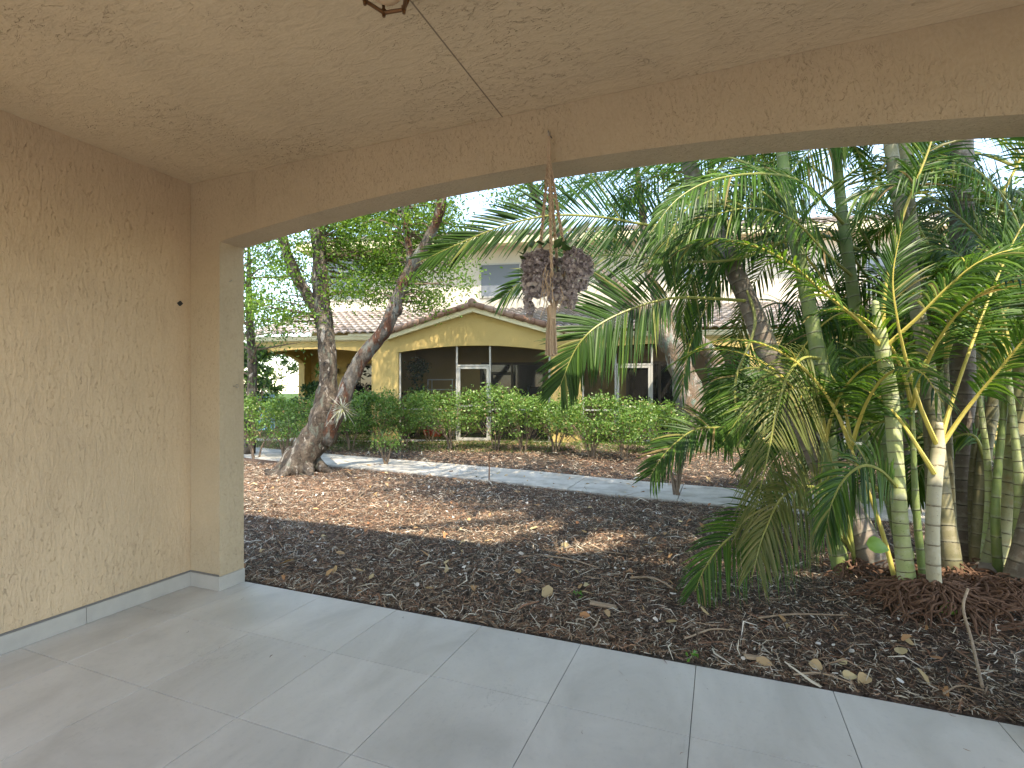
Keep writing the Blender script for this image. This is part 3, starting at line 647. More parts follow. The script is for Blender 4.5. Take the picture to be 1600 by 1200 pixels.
# upper windows
def window(pxa, pxb, pya, pyb, blind, cols, rows, w=3.2):
    def s2(px): t = (px - 800) / FPX; return ((HD + w * .99) * t + .99 + w * .134 * -1 * 0) / (.991 + .134 * t)
    xa, xb = s2(pxa), s2(pxb); zt = H + (612 - pya) / FPX * (HD + w - .134 * xa); zb = H + (612 - pyb) / FPX * (HD + w - .134 * xa)
    f = MB(); y = w - .03; t = .045
    f.box(xa - t, xb + t, y, w - .001, zb - t, zb); f.box(xa - t, xb + t, y, w - .001, zt, zt + t)
    for x in (xa - t, xb): f.box(x, x + t, y, w - .001, zb, zt)
    if blind != 2: f.box((xa + xb) / 2 - .03, (xa + xb) / 2 + .03, y + .002, w - .001, zb, zt)
    for k in range(1, cols):
        x = xa + (xb - xa) * k / cols
        if abs(x - (xa + xb) / 2) > .05: f.box(x - .012, x + .012, y + .006, w - .001, zb, zt)
    for k in range(1, rows): z = zb + (zt - zb) * k / rows; f.box(xa, xb, y + .008, w - .002, z - .012, z + .012)
    o = hb(f, 'window', M['alu']); g = MB(); g.box(xa, xb, w - .012, w - .0005, zb, zt); hb(g, 'pane', M['glass'] if not blind else M['pane_soft'], o)
M['pane_soft'] = m_glass('curtained_glass', (.16, .17, .19), .12)
window(478, 549, 405, 469, True, 4, 3); window(731, 790, 415, 464, 2, 1, 1); window(1045, 1090, 418, 456, True, 4, 3); window(1330, 1400, 405, 462, True, 4, 3)
# porch wall lamp
wl = hw(-5.1, 2.58, 1.95)
b = MB(); b.box(-5.04, -4.94, 2.56, 2.6, 2.02, 2.14, bev=.01); b.tube([(-4.99, 2.56, 2.1), (-4.99, 2.48, 2.12), (-4.99, 2.46, 2.06)], .012, 8); lathe(b, [(.01, 2.08), (.07, 2.04), (.08, 1.98), (.055, 1.96)], -4.99, 2.46, 16); hb(b, 'wall_lamp', M['steel'], house, True)
# things in the porches
o = empty('wire_rack', tuple(hw(-1.28, 1.6, .1)), HR, 'white tubular rack standing in the left half of the gabled porch', 'rack'); b = MB()
for x in (-.36, .36):
    for y in (-.2, .2): b.tube([(x, y, 0), (x, y, 1.66)], .014, 8)
for z in (1.65, 1.36, .3):
    for y in (-.2, .2): b.tube([(-.36, y, z), (.36, y, z)], .013, 8)
    for x in (-.36, .36): b.tube([(x, -.2, z), (x, .2, z)], .012, 8)
b.build('frame', M['white'], o, world=False); b = MB()
for k in range(9): b.tube([(-.36, -.18 + k * .045, 1.37), (.36, -.18 + k * .045, 1.37)], .004, 5)
b.build('shelf', M['white'], o, world=False); b = MB()
for k in range(9): b.tube([(-.36, -.18 + k * .045, .31), (.36, -.18 + k * .045, .31)], .004, 5)
b.build('shelf', M['white'], o, world=False)
o = empty('leaning_chair', tuple(hw(1.55, .7, .1)), HR, 'dark folded wicker lounge chair leaning in the right corner of the gabled porch', 'chair'); b = MB()
b.bar((-.2, 0, .02), (.02, .25, 1.42), .5, .07); b.build('back_panel', M['wood_dark'], o, world=False); b = MB()
for s in (-.26, .26): b.tube([(s - .16, 0, 0), (s - .02, .1, .9), (s + .04, .28, 1.48)], .018, 8)
b.build('side_frame', M['black'], o, world=False)
b = MB(); q = gnd(660, 684, .1); o = empty('planter_box', (q[0] + .3, q[1] + .1, .12), HR, 'red clay trough glimpsed beneath the hedge in front of the gabled porch', 'planter')
b.add([(-.22, -.1, 0), (.22, -.1, 0), (.22, .1, 0), (-.22, .1, 0), (-.27, -.13, .2), (.27, -.13, .2), (.27, .13, .2), (-.27, .13, .2), (-.24, -.11, .2), (.24, -.11, .2), (.24, .11, .2), (-.24, .11, .2), (-.22, -.1, .17), (.22, -.1, .17), (.22, .1, .17), (-.22, .1, .17)],
      [(3, 2, 1, 0), (0, 1, 5, 4), (1, 2, 6, 5), (2, 3, 7, 6), (3, 0, 4, 7), (4, 5, 9, 8), (5, 6, 10, 9), (6, 7, 11, 10), (7, 4, 8, 11), (8, 9, 13, 12), (9, 10, 14, 13), (10, 11, 15, 14), (11, 8, 12, 15)]); b.build('trough', M['red'], o, world=False)
b = MB(); b.box(-.22, .22, -.1, .1, .15, .172); b.build('soil', M['dirt'], o, world=False)
o = empty('storage_bin', tuple(at(408, 640, 17)[:2]) + (.13,), .3, 'pale blue bin seen past the left end of the yellow house', 'bin'); b = MB()
b.box(-.3, .3, -.3, .3, 0, 1.2, bev=.04); b.build('bin_body', M['blue'], o, world=False); b = MB(); b.box(-.33, .33, -.33, .33, 1.2, 1.27, bev=.02); b.build('lid', M['white'], o, world=False)

# ------------------------------------------------------------------ broadleaf trees
def branchify(b, tips, origin_pts, rad=.012):
    O = np.array(origin_pts)
    for t in tips:
        t = np.asarray(t); k = np.argmin(np.linalg.norm(O - t, axis=1) + np.maximum(0, O[:, 2] - t[2] + .1) * 1.5); p = O[k]; m = (p + t) / 2 + rng.normal(0, .12, 3) * np.linalg.norm(t - p) * .5 + [0, 0, .05]
        b.tube(crom([p, m, t], 4), lerpr([rad * 1.6, rad, rad * .3], 9), 5)
def crown(parent, clusters, leafn, L, mat, spread=.24, name='crown', W=.42, dn=None, extra=None):
    P = []; clusters = lit_gap(clusters)
    for c in clusters:
        s = spread * random.uniform(.7, 1.3); k = int(leafn * random.uniform(.6, 1.4)); 
        P.append(np.asarray(c) + rng.normal(0, 1, (k, 3)) * np.array([s, s, s * .6]))
    if extra is not None: P.append(extra)
    P = np.concatenate(P); V, F, _ = leafcloud(P, len(P), rng.uniform(L * .65, L * 1.25, len(P)), W, np.array([0, 0, -.25]) if dn is None else dn)
    return build(name, V, F, mat, parent, rnd=np.repeat(np.clip(rng.normal(.5, .25, len(P)), 0, 1), 4))
def lit_gap(cl):
    # leaf clusters dropped so the sun lights the mulch left of the tree
    return [c for c in cl if not (-6.6 < c[0] - .42 * c[2] < -3.0 and 4.3 < c[1] + .5 * c[2] < 5.9 and rng.uniform() < .93)]
def ell(c, r, n, shell=.55):
    a = rng.normal(0, 1, (n, 3)); a /= np.linalg.norm(a, axis=1)[:, None]; return np.asarray(c) + a * np.asarray(r) * rng.uniform(shell, 1, n)[:, None]

# tree 1 : leaning twin-trunk tree by the path
B1 = gnd(472, 738); t1 = empty('tree', (B1[0], B1[1], 0), 0, 'old twin-trunk tree leaning beside the path left of the arch, mottled bark', 'tree')
b = MB(); D = 8.9
trunk = [at(455, 752, D), at(468, 728, D), at(488, 690, D), at(506, 645, D + .1), at(514, 600, D + .2), at(512, 540, D + .2), at(503, 480, D + .3), at(499, 420, D + .3), at(498, 340, D + .4), at(505, 240, D + .5), at(530, 120, D + .8)]
tp = crom(trunk, 7); b.tube(tp, lerpr([.38, .275, .225, .195, .165, .155, .155, .13, .125, .10, .06], len(tp)), 24, wob=.30)
lb = crom([at(505, 500, D + .3), at(486, 470, D + .3), at(462, 430, D + .2), at(445, 385, D + .1), at(430, 320, D), at(400, 240, D)], 6); b.tube(lb, lerpr([.11, .105, .095, .08, .07, .04], len(lb)), 14, wob=.2)
for k in range(7):   # root flare
    a = k * .9 + .3; q = B1 + [0, 0, 0]; b.tube(crom([q + [math.cos(a) * .1, math.sin(a) * .1, .38], q + [math.cos(a) * .34, math.sin(a) * .30, .1], q + [math.cos(a) * .62, math.sin(a) * .55, -.03]], 5), lerpr([.13, .10, .03], 11), 10, wob=.3)
b.build('trunk', M['bark_old'], t1, True)
b = MB(); rl = crom([at(505, 690, D + .05), at(530, 640, D), at(545, 600, D), at(566, 560, D), at(602, 515, D - .1), at(620, 470, D - .1), at(636, 430, D - .1), at(668, 375, D - .2), at(688, 325, D - .3), at(700, 240, D - .3), at(730, 130, D - .2)], 7)
b.tube(rl, lerpr([.15, .14, .125, .12, .115, .10, .095, .085, .075, .06, .04], len(rl)), 18, wob=.25)
vb = crom([at(636, 436, D - .1), at(640, 400, D), at(633, 340, D), at(630, 260, D + .2), at(610, 160, D + .3)], 6); b.tube(vb, lerpr([.07, .065, .06, .05, .02], len(vb)), 10, wob=.15)
b.tube(crom([at(616, 488, D - .1), at(624, 483, D - .2), at(622, 470, D - .25)], 4), lerpr([.10, .07, .05], 9), 8, wob=.3)
b.build('limb', M['bark_red'], t1, True)
cl = [at(random.uniform(395, 480), random.uniform(395, 500), D + random.uniform(-.5, 1.5)) for _ in range(14)]
cl += [at(random.uniform(520, 640), random.uniform(330, 470), D + random.uniform(-.3, 2.2)) for _ in range(50)]
cl += [at(random.uniform(640, 730), random.uniform(420, 490), D + random.uniform(0, 1.5)) for _ in range(9)]
cl += [at(random.uniform(400, 500), random.uniform(490, 530), D + random.uniform(0, 1)) for _ in range(3)]
cl += [at(random.uniform(395, 700), random.uniform(300, 440), D + random.uniform(.3, 2.6)) for _ in range(55)]
cl += [at(random.uniform(560, 720), random.uniform(315, 430), D + random.uniform(.5, 2.2)) for _ in range(30)]
cl += [at(random.uniform(380, 720), random.uniform(230, 380), D + random.uniform(-.5, 2.5)) for _ in range(60)]
cl += list(ell(at(550, 100, 9.5), (3.4, 2.6, 1.7), 150, .25))
crown(t1, cl, 165, .074, M['leaf_tree'], .21)
b = MB(); branchify(b, cl, list(lb) + list(tp[40:]) + list(rl[28:]) + list(vb)); b.build('branch', M['twig'], t1)

# tree 2 : mottled tree in front of the house, right of centre
D = 11.4; B2 = at(1085, 700, D); t2 = empty('tree', (B2[0], B2[1], .1), 0, 'thick mottled tree dividing into crooked limbs before the right porch, behind the palm fronds', 'tree')
b = MB(); m1 = crom([at(1092, 712, D), at(1088, 670, D), at(1076, 620, D), at(1066, 575, D), at(1050, 540, D), at(1022, 505, D), at(990, 480, D - .1), at(950, 440, D - .2), at(905, 400, D - .2), at(850, 330, D), at(800, 230, D)], 7)
b.tube(m1, lerpr([.42, .34, .30, .27, .24, .21, .17, .15, .12, .09, .04], len(m1)), 20, wob=.3)
m2 = crom([at(1060, 570, D), at(1045, 520, D), at(1035, 480, D), at(1022, 450, D), at(1010, 400, D + .2), at(1000, 300, D + .3), at(985, 200, D + .4)], 7); b.tube(m2, lerpr([.21, .20, .16, .12, .10, .07, .03], len(m2)), 14, wob=.25)
m3 = crom([at(1108, 640, D + .1), at(1120, 580, D + .1), at(1112, 555, D + .1), at(1085, 530, D), at(1068, 495, D), at(1078, 460, D), at(1100, 425, D), at(1120, 395, D), at(1150, 330, D), at(1170, 230, D)], 7); b.tube(m3, lerpr([.20, .20, .18, .19, .16, .15, .13, .11, .08, .04], len(m3)), 14, wob=.25)
m4 = crom([at(1075, 475, D), at(1100, 478, D + .1), at(1112, 440, D + .2), at(1110, 400, D + .2), at(1200, 330, D + .4)], 7); b.tube(m4, lerpr([.09, .10, .09, .07, .03], len(m4)), 10, wob=.2)
b.build('trunk', M['bark_pale'], t2, True)
cl = [at(random.uniform(760, 1250), random.uniform(230, 330), D + random.uniform(-1, 2)) for _ in range(60)] + list(ell(at(1000, 80, 11.5), (4.0, 2.6, 1.9), 190, .25)) + list(ell((-3.2, 10.2, 7.5), (3.8, 1.9, 1.0), 170, .1))  # last cluster group added above the view to shade the house front
crown(t2, cl, 110, .095, M['leaf_tree'], .26)
b = MB(); branchify(b, cl, list(m1[56:]) + list(m2[30:]) + list(m3[50:]) + list(m4)); b.build('branch', M['twig'], t2)

def bg_tree(base, h, rad, n, leafn, L, mat, label, trunk_r=.14, low=.35, cat='tree', spread=.35, group=None):
    base = np.asarray(base, float); t = empty('tree', tuple(base), 0, label, cat, group)
    b = MB(); tp = crom([base - [0, 0, .1], base + [.1, 0, h * .3], base + [-.05, .05, h * .6], base + [0, 0, h * .9]], 6); b.tube(tp, lerpr([trunk_r * 1.3, trunk_r, trunk_r * .7, .02], len(tp)), 10, wob=.2)
    b.build('trunk', M['bark_old'], t, True)
    cl = ell(base + [0, 0, h * (1 + low) / 2], (rad, rad, h * (1 - low) / 2), n, .3)
    crown(t, cl, leafn, L, mat, spread); b = MB(); branchify(b, cl[::2], tp[6:], .016); b.build('branch', M['twig'], t)
    return t
P_sprigs = {}
def shrub(base, h, w, n, label, mat=M['leaf_hedge'], L=.062, zlo=.33, leafn=60, group='clipped shrubs of the hedge along the path', cat='shrub', dp=.4):
    base = np.asarray(base, float); t = empty('shrub', tuple(base), 0, label, cat, group); b = MB(); cl = []
    for _ in range(int(n * 1.05)):
        xx = rng.uniform(-1.1, 1.1); cl.append(base + [xx * w, rng.uniform(-dp, dp), h * rng.uniform(zlo + .12 * abs(xx), .97 - .12 * xx * xx)])
    for k in range(5):
        a = random.uniform(0, 6.28); e = base + [math.cos(a) * w * .7, math.sin(a) * .3, h * .6]
        b.tube(crom([base + [math.cos(a) * .05, math.sin(a) * .05, -.03], base + [math.cos(a) * w * .25, math.sin(a) * .1, h * .28], e], 4), lerpr([.022, .016, .008], 9), 6, wob=.2)
    for c in cl[::2]: b.tube([base + [(c[0] - base[0]) * .5, (c[1] - base[1]) * .4, (c[2] - base[2]) * .5], c], [.009, .003], 4)
    b.build('stem', M['twig'], t)
    # sprigs sticking up
    for _ in range(9):
        sx = base + [rng.uniform(-w, w), rng.uniform(-dp * .7, dp * .7), h * .93]; tpv = sx + [rng.uniform(-.08, .08), 0, rng.uniform(.08, .24)]
        cl += [sx * .5 + tpv * .5]; b2 = P_sprigs.setdefault(t.name, []); b2 += [tpv + rng.normal(0, .025, 3) for _ in range(6)] + [sx + (tpv - sx) * u + rng.normal(0, .025, 3) for u in (.3, .5, .7, .85) for _ in range(3)]
    cl2 = cl + [c + np.array([0, 0, .12]) for c in cl if c[2] > base[2] + h * .8 and random.random() < .5]
    leafn = leafn * random.uniform(.55, 1.1); crown(t, cl2, leafn, L, mat, .10, 'foliage', .5, np.array([0, 0, .45]), np.array(P_sprigs[t.name]))
G = lambda px, d: at(px, 612, d) * [1, 1, 0] + [0, 0, .1]
bg_tree(G(389, 11.5), 5.5, 1.5, 50, 75, .08, M['leaf_far'], 'slim ivy-green tree at the left end of the yellow house', .10, .2)
shrub(G(402, 21), 3.2, 2.2, 60, 'broad dark hedge seen through the side arch of the left porch', M['leaf_dark'], .16, .02, 50, None, 'shrub')
shrub(G(385, 16.5), 2.6, .9, 40, 'bright bush between the pillar and the side arch of the porch', M['leaf_far'], .13, .02, 50, None, 'shrub')
bg_tree(G(350, 17), 6, 2.6, 90, 60, .13, M['leaf_dark'], 'broad dark tree beyond the left end of the house', .2, .15)
bg_tree(G(1530, 9.5), 4.6, 1.7, 110, 80, .11, M['leaf_far'], 'bright green tree behind the dark brown palm stem at right', .12, .1)
bg_tree(G(1720, 7.5), 5.5, 1.8, 110, 80, .11, M['leaf_far'], 'light green tree at the right edge behind the palms', .14, .08)
bg_tree(G(1320, 19) + [0, 3, 0], 9.5, 3.5, 90, 70, .16, M['leaf_dark'], 'tall tree rising behind the right end of the house roof', .25, .3, spread=.5)
bg_tree(G(700, 26), 10, 3.6, 90, 60, .18, M['leaf_dark'], 'tall tree behind the roof over the gable', .25, .3, spread=.5)
t3 = empty('tree', (4.2, 3.2, 0), 0, 'added tree out of view right of the patio, its crown shading the garden', 'tree'); b = MB()  # unseen tree, added to shade the mulch and path
L3 = crom([(4.2, 3.2, -.1), (4.1, 3.3, 1.6), (3.9, 3.6, 3.2), (3.0, 4.2, 4.5), (1.6, 4.8, 5.3), (0, 5.1, 5.8), (-2.2, 5.4, 6.1)], 7); b.tube(L3, lerpr([.24, .19, .17, .14, .11, .08, .03], len(L3)), 14, wob=.2)
b.build('trunk', M['bark_old'], t3, True)
cl = list(ell((-.3, 5.3, 6.2), (5.2, 2.5, 1.0), 230, .1)) + list(ell((3.4, 4.2, 5.4), (1.8, 1.6, 1.2), 50, .15)) + list(ell((.7, 3.9, 5.8), (3.4, 1.0, .8), 120, .1)); crown(t3, cl, 80, .10, M['leaf_tree'], .24); b = MB(); branchify(b, cl, L3[14:]); b.build('branch', M['twig'], t3)

# ------------------------------------------------------------------ hedge shrubs
HL = ['hedge shrub standing left of the leaning tree, nearest the pillar', 'hedge shrub just left of the leaning tree trunk', 'hedge shrub right behind the spiky air plant', 'hedge shrub at the right foot of the leaning tree', 'hedge shrub left of the red trough', 'hedge shrub right of the red trough before the screen door of the gabled porch', 'tall leafy hedge shrub with sprigs before the right door post of the gabled porch', 'sparse hedge shrub before the leaning chair', 'hedge shrub below the end of the long palm frond', 'full round hedge shrub before the second screened porch', 'pale hedge shrub before the second screen door', 'last hedge shrub, partly behind the low palm frond']
hp = [(400, 716, 1.2, .75), (447, 714, 1.2, .6), (548, 704, 1.22, .55), (592, 703, 1.24, .55), (632, 703, 1.2, .5), (706, 707, 1.25, .65), (775, 708, 1.38, .55), (818, 711, 1.18, .5), (868, 712, 1.12, .5), (925, 719, 1.22, .62), (978, 722, 1.08, .5), (1028, 716, .95, .5)]
for lab, (px, py, h, w) in zip(HL, hp):
    q = gnd(px, py); d = float(q @ FW); q[2] = gz(q[0], q[1]); hh = h * .93
    shrub(q, hh, w, 46, lab)
q = gnd(655, 700); shrub(q + [0, .5, .1], 1.12, .7, 40, 'hedge shrub in the second row above the red trough', zlo=.5)
q = gnd(500, 700); shrub(q + [0, .5, .1], 1.15, .7, 40, 'hedge shrub directly behind the leaning tree', zlo=.35)
# loose young shrubs on the near side of the path
for px, py, h, lab in ((1058, 776, .95, 'thin two-stemmed shrub on the near edge of the path by the low palm frond'), (603, 727, .62, 'small shrub sprouting on the path edge right of the leaning tree')):
    q = gnd(px, py); t = empty('shrub', tuple(q), 0, lab, 'shrub'); b = MB(); cl = []
    for k in range(6):
        e = q + [random.uniform(-.3, .3), random.uniform(-.2, .2), h * random.uniform(.7, 1)]; m = q + (e - q) * .5 + rng.normal(0, .03, 3)
        b.tube(crom([q + [random.uniform(-.05, .05), 0, -.02], m, e], 5), lerpr([.018, .012, .004], 11), 6, wob=.2); cl += [e, m + (e - m) * .6]
    b.build('stem', M['twig'], t); crown(t, cl, 26, .055, M['leaf_hedge'], .09, 'foliage', .5)
# plants at the left porch
q = hw(-4.75, 1.3, .1); t = empty('potted_plant', tuple(q), 0, 'tall thin plant with broad pale leaves before the left porch wall', 'plant'); b = MB()
b.tube(crom([q, q + [.05, 0, .8], q + [-.03, 0, 1.6], q + [.05, 0, 2.1]], 5), lerpr([.03, .02, .015, .01], 16), 7); b.build('stem', M['rachis'], t)
P = np.array([q + [random.uniform(-.35, .35), random.uniform(-.2, .2), random.uniform(1.75, 2.25)] for _ in range(26)] + [q + [random.uniform(-.3, .3), random.uniform(-.2, .2), random.uniform(.5, 1.1)] for _ in range(14)]); V, F, _ = leafcloud(P, len(P), rng.uniform(.18, .30, len(P)), .35, np.array([.2, 0, -.3])); build('leaves', V, F, M['bigleaf'], t, rnd=rng.uniform(0, 1, len(F)))
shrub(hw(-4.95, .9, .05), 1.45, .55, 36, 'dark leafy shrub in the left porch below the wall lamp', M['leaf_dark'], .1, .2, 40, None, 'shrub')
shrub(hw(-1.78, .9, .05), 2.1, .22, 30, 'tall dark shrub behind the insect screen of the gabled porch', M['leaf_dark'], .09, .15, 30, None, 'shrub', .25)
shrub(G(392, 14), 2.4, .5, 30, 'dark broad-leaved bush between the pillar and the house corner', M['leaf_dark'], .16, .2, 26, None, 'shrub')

# air plant on the leaning tree
q = at(535, 638, 8.62); t = empty('air_plant', tuple(q), 0, 'pale spiky air plant growing on the leaning tree', 'air plant'); Vs = []; Fs = []; k0 = 0; rr = []
for k in range(85):
    d = rng.normal(0, 1, 3); d[1] -= .4; d /= np.linalg.norm(d); L = random.uniform(.18, .36); s = np.cross(d, rng.normal(0, 1, 3)); s /= np.linalg.norm(s); w = .009
    pts = [q + d * L * u + np.array([0, 0, -.30 * L * u * u * (1 if k % 3 else .1)]) for u in (0, .35, .7, 1)]
    for p, ww in zip(pts, (1, .8, .45, .05)): Vs += [p - s * w * ww, p + s * w * ww]
    for j in range(3): Fs.append((k0 + 2 * j, k0 + 2 * j + 1, k0 + 2 * j + 3, k0 + 2 * j + 2)); rr.append(random.random())
    k0 += 8
build('rosette', Vs, np.array(Fs), M['airplant'], t, rnd=rr); t['group'] = ''; del t['group']
b = MB(); b.tube([q, q + [0, .08, -.02], q + [-.02, .16, -.05]], [.035, .03, .03], 8, wob=.3); b.build('base', M['root'], t)

# ------------------------------------------------------------------ palms
NV = -FW  # towards the patio
def frond(parent, pts, L=.42, n=46, den=1.35, mat='palm', rach='rachis', nrm=None, start=.16, w=.0085, droop=.25, ang=(62, 22), rr=.009, tag_=None, vup=.18, split=0):
    n = int(n * den); P = crom(pts, 8); P = np.array(P); seg = np.linalg.norm(np.diff(P, axis=0), axis=1); S = np.concatenate([[0], np.cumsum(seg)]); T = S[-1]
    b = MB(); b.tube(P, lerpr([rr * 1.7, rr * 1.15, rr * .9, rr * .6, rr * .22], len(P)), 6, m=1)
    nn = np.array([0, 0, 1.]) if nrm is None else np.asarray(nrm, float); V = []; F = []; rd = []; k0 = 0
    fr = random.uniform(-.16, .16)
    for i in range(n):
        u = start + (1 - start) * (i + .5) / n
        for sd in (-1, 1):
            uu = min(.999, u + random.uniform(-.3, .3) * (1 - start) / n); s = uu * T; p = np.array([np.interp(s, S, P[:, c]) for c in range(3)]); q = np.array([np.interp(min(T, s + .03), S, P[:, c]) for c in range(3)]) - np.array([np.interp(max(0, s - .03), S, P[:, c]) for c in range(3)])
            tg = q / (np.linalg.norm(q) + 1e-9); side = np.cross(tg, nn); side /= np.linalg.norm(side) + 1e-9; up = np.cross(side, tg)
            x = (u - start) / (1 - start); prof = (min(1, .45 + x * 2.6)) * (1 - .62 * max(0, x - .35) / .65) 
            a = R(ang[0] + (ang[1] - ang[0]) * x + random.uniform(-5, 5)); l = L * prof * random.uniform(.9, 1.07)
            d = tg * math.cos(a) + side * sd * math.sin(a) + up * (vup + random.uniform(-.07, .07)); d /= np.linalg.norm(d)
            wv = np.cross(d, up); wv /= np.linalg.norm(wv) + 1e-9; un = np.cross(wv, d)
            tw = random.uniform(-.5, .5); wv = wv * math.cos(tw) + un * math.sin(tw); un = np.cross(wv, d)
            dr = droop * random.uniform(.6, 1.5); pc = p.copy()
            for j, (uj, wj) in enumerate(((0, .35), (.25, 1), (.5, .95), (.75, .62), (1, .04))):
                c = p + d * l * uj + np.array([0, 0, -1.]) * dr * l * uj * uj
                V += [c - wv * w * wj, c + un * w * .35 * wj, c + wv * w * wj]
            r_ = min(.95, max(0, random.gauss(.45 + fr, .22))) if random.random() > .025 else random.uniform(.95, 1)
            if random.random() < .04: continue
            for j in range(4):
                o = k0 + 3 * j; F += [(o, o + 1, o + 4, o + 3), (o + 1, o + 2, o + 5, o + 4)]; rd += [r_, r_]
            k0 += 15
    b0 = len(b.V); allV = list(b.V) + V; allF = list(b.F) + [tuple(b0 + i for i in f) for f in F]
    return build('frond', allV, allF, [M[mat], M[rach]], parent, rnd=list(b.rnd) + rd, mi=[1] * len(b.F) + [0] * len(F))
def auto_frond(parent, base, az, elev, length, bendy=1.0, **k):
    d = np.array([math.cos(az), math.sin(az), 0]); p = np.asarray(base, float); pts = [p.copy()]; e = elev; n = 6
    for i in range(n):
        e -= bendy * (12 + 9 * i) * math.pi / 180 * (1.0 / (n * .32)); e = max(e, -1.35)
        p = p + (d * math.cos(e) + np.array([0, 0, 1]) * math.sin(e)) * length / n; pts.append(p.copy())
    return frond(parent, pts, **k)
palms = {}
def palm(key, pts, radii, mat, label, sm='palm'):
    P = [at(*p) for p in pts]; base = P[0]; e = empty('palm', (base[0], base[1], max(0, base[2])), 0, label, 'palm', 'stems of the palm clump'); b = MB()
    C = crom(P, 9); rad = lerpr(radii, len(C)); b.tube(C, rad, 16, wob=.04, seed=len(palms) * 3.1)
    b.build('trunk', M[mat], e, True); palms[key] = (e, C); return e
palm('pale', [(1432, 982, 3.3), (1420, 925, 3.3), (1408, 830, 3.32), (1400, 720, 3.35), (1393, 630, 3.4), (1383, 570, 3.4), (1375, 520, 3.42), (1368, 470, 3.45)], [.068, .053, .045, .043, .045, .046, .04, .02], 'st_pale', 'slender pale green palm stem with close rings at the front of the clump')
palm('cream', [(1464, 972, 3.2), (1459, 900, 3.2), (1457, 830, 3.2), (1461, 750, 3.22), (1466, 705, 3.25), (1468, 660, 3.25)], [.045, .038, .036, .038, .038, .018], 'st_cream', 'thin cream palm stem forking into yellow leaf stalks in front')
palm('tall_olive', [(1500, 950, 3.5), (1488, 880, 3.5), (1474, 780, 3.6), (1462, 680, 3.65), (1447, 560, 3.7), (1425, 440, 3.8), (1408, 330, 3.9), (1392, 230, 4.0), (1380, 130, 4.1)], [.075, .056, .05, .048, .047, .047, .046, .045, .04], 'st_olive', 'tall olive palm stem behind the cream one, leaning left at the top')
palm('green', [(1335, 952, 3.75), (1318, 900, 3.8), (1303, 830, 3.85), (1296, 740, 3.95), (1291, 640, 4.0), (1272, 520, 4.1), (1252, 420, 4.2), (1234, 330, 4.3), (1222, 240, 4.4), (1212, 130, 4.5)], [.075, .064, .06, .058, .056, .055, .052, .05, .046, .04], 'st_green', 'deep green ringed palm stem, leftmost from the ground in the clump')
palm('brown_lean', [(1395, 945, 3.7), (1362, 870, 3.8), (1320, 790, 3.95), (1262, 690, 4.1), (1208, 575, 4.3), (1168, 470, 4.45), (1132, 390, 4.6), (1102, 330, 4.7), (1080, 270, 4.8), (1064, 190, 4.9)], [.15, .12, .09, .082, .08, .08, .078, .08, .07, .05], 'st_brown', 'thick grey-brown palm trunk leaning far left across the porch')
palm('pale_lean', [(1400, 925, 4.3), (1340, 800, 4.4), (1272, 690, 4.5), (1222, 580, 4.6), (1185, 490, 4.7), (1150, 415, 4.8), (1128, 370, 4.9), (1105, 280, 5.0)], [.07, .06, .055, .05, .05, .045, .04, .03], 'st_cream', 'pale thin palm stem leaning alongside the grey-brown trunk')
palm('dark', [(1508, 905, 4.2), (1508, 820, 4.2), (1506, 720, 4.25), (1504, 600, 4.3), (1503, 480, 4.35), (1503, 360, 4.4), (1503, 240, 4.45), (1503, 120, 4.5)], [.10, .085, .085, .085, .085, .083, .08, .07], 'st_brown', 'straight dark brown palm trunk with black rings')
palm('ringed', [(1548, 925, 3.6), (1558, 860, 3.6), (1575, 780, 3.6), (1588, 700, 3.62), (1600, 600, 3.65), (1608, 480, 3.7), (1612, 330, 3.8)], [.10, .07, .066, .066, .064, .06, .05], 'st_ringed', 'green and cream palm stem with bold dark rings at the right edge')
palm('thick', [(1592, 980, 3.25), (1600, 920, 3.25), (1618, 840, 3.25), (1640, 740, 3.3), (1670, 600, 3.3)], [.15, .11, .095, .085, .08], 'st_brown', 'thick brown palm base cut by the right edge of the view')
palm('mid_green', [(1425, 905, 4.4), (1398, 800, 4.4), (1378, 700, 4.45), (1362, 620, 4.5), (1345, 540, 4.5), (1332, 450, 4.55), (1322, 380, 4.6), (1310, 280, 4.7), (1300, 160, 4.8)], [.065, .056, .053, .052, .05, .05, .047, .044, .04], 'st_green', 'green palm stem standing behind the slender pale one')
palm('back_olive', [(1462, 900, 4.1), (1460, 780, 4.1), (1455, 660, 4.15), (1444, 540, 4.2), (1432, 430, 4.25), (1420, 330, 4.3), (1412, 230, 4.4), (1405, 120, 4.5)], [.07, .058, .055, .055, .055, .052, .05, .04], 'st_olive', 'second olive palm stem just right of and behind the tall olive one')
palm('blue_green', [(1545, 885, 3.9), (1552, 800, 3.9), (1570, 700, 3.9), (1574, 640, 3.9), (1566, 585, 3.9), (1556, 540, 3.95), (1550, 480, 4.0)], [.055, .045, .042, .045, .045, .04, .02], 'st_pale', 'bluish green palm shoot bending right beside the ringed stem')
palm('rust', [(1530, 900, 4.0), (1532, 800, 4.0), (1540, 700, 4.05), (1560, 600, 4.1), (1590, 480, 4.2), (1600, 350, 4.3)], [.06, .05, .045, .045, .04, .035], 'st_olive', 'thin rusty olive palm stem between the dark trunk and the ringed stem')
A = lambda *p: [at(*q) for q in p]
pe = lambda k: palms[k][0]
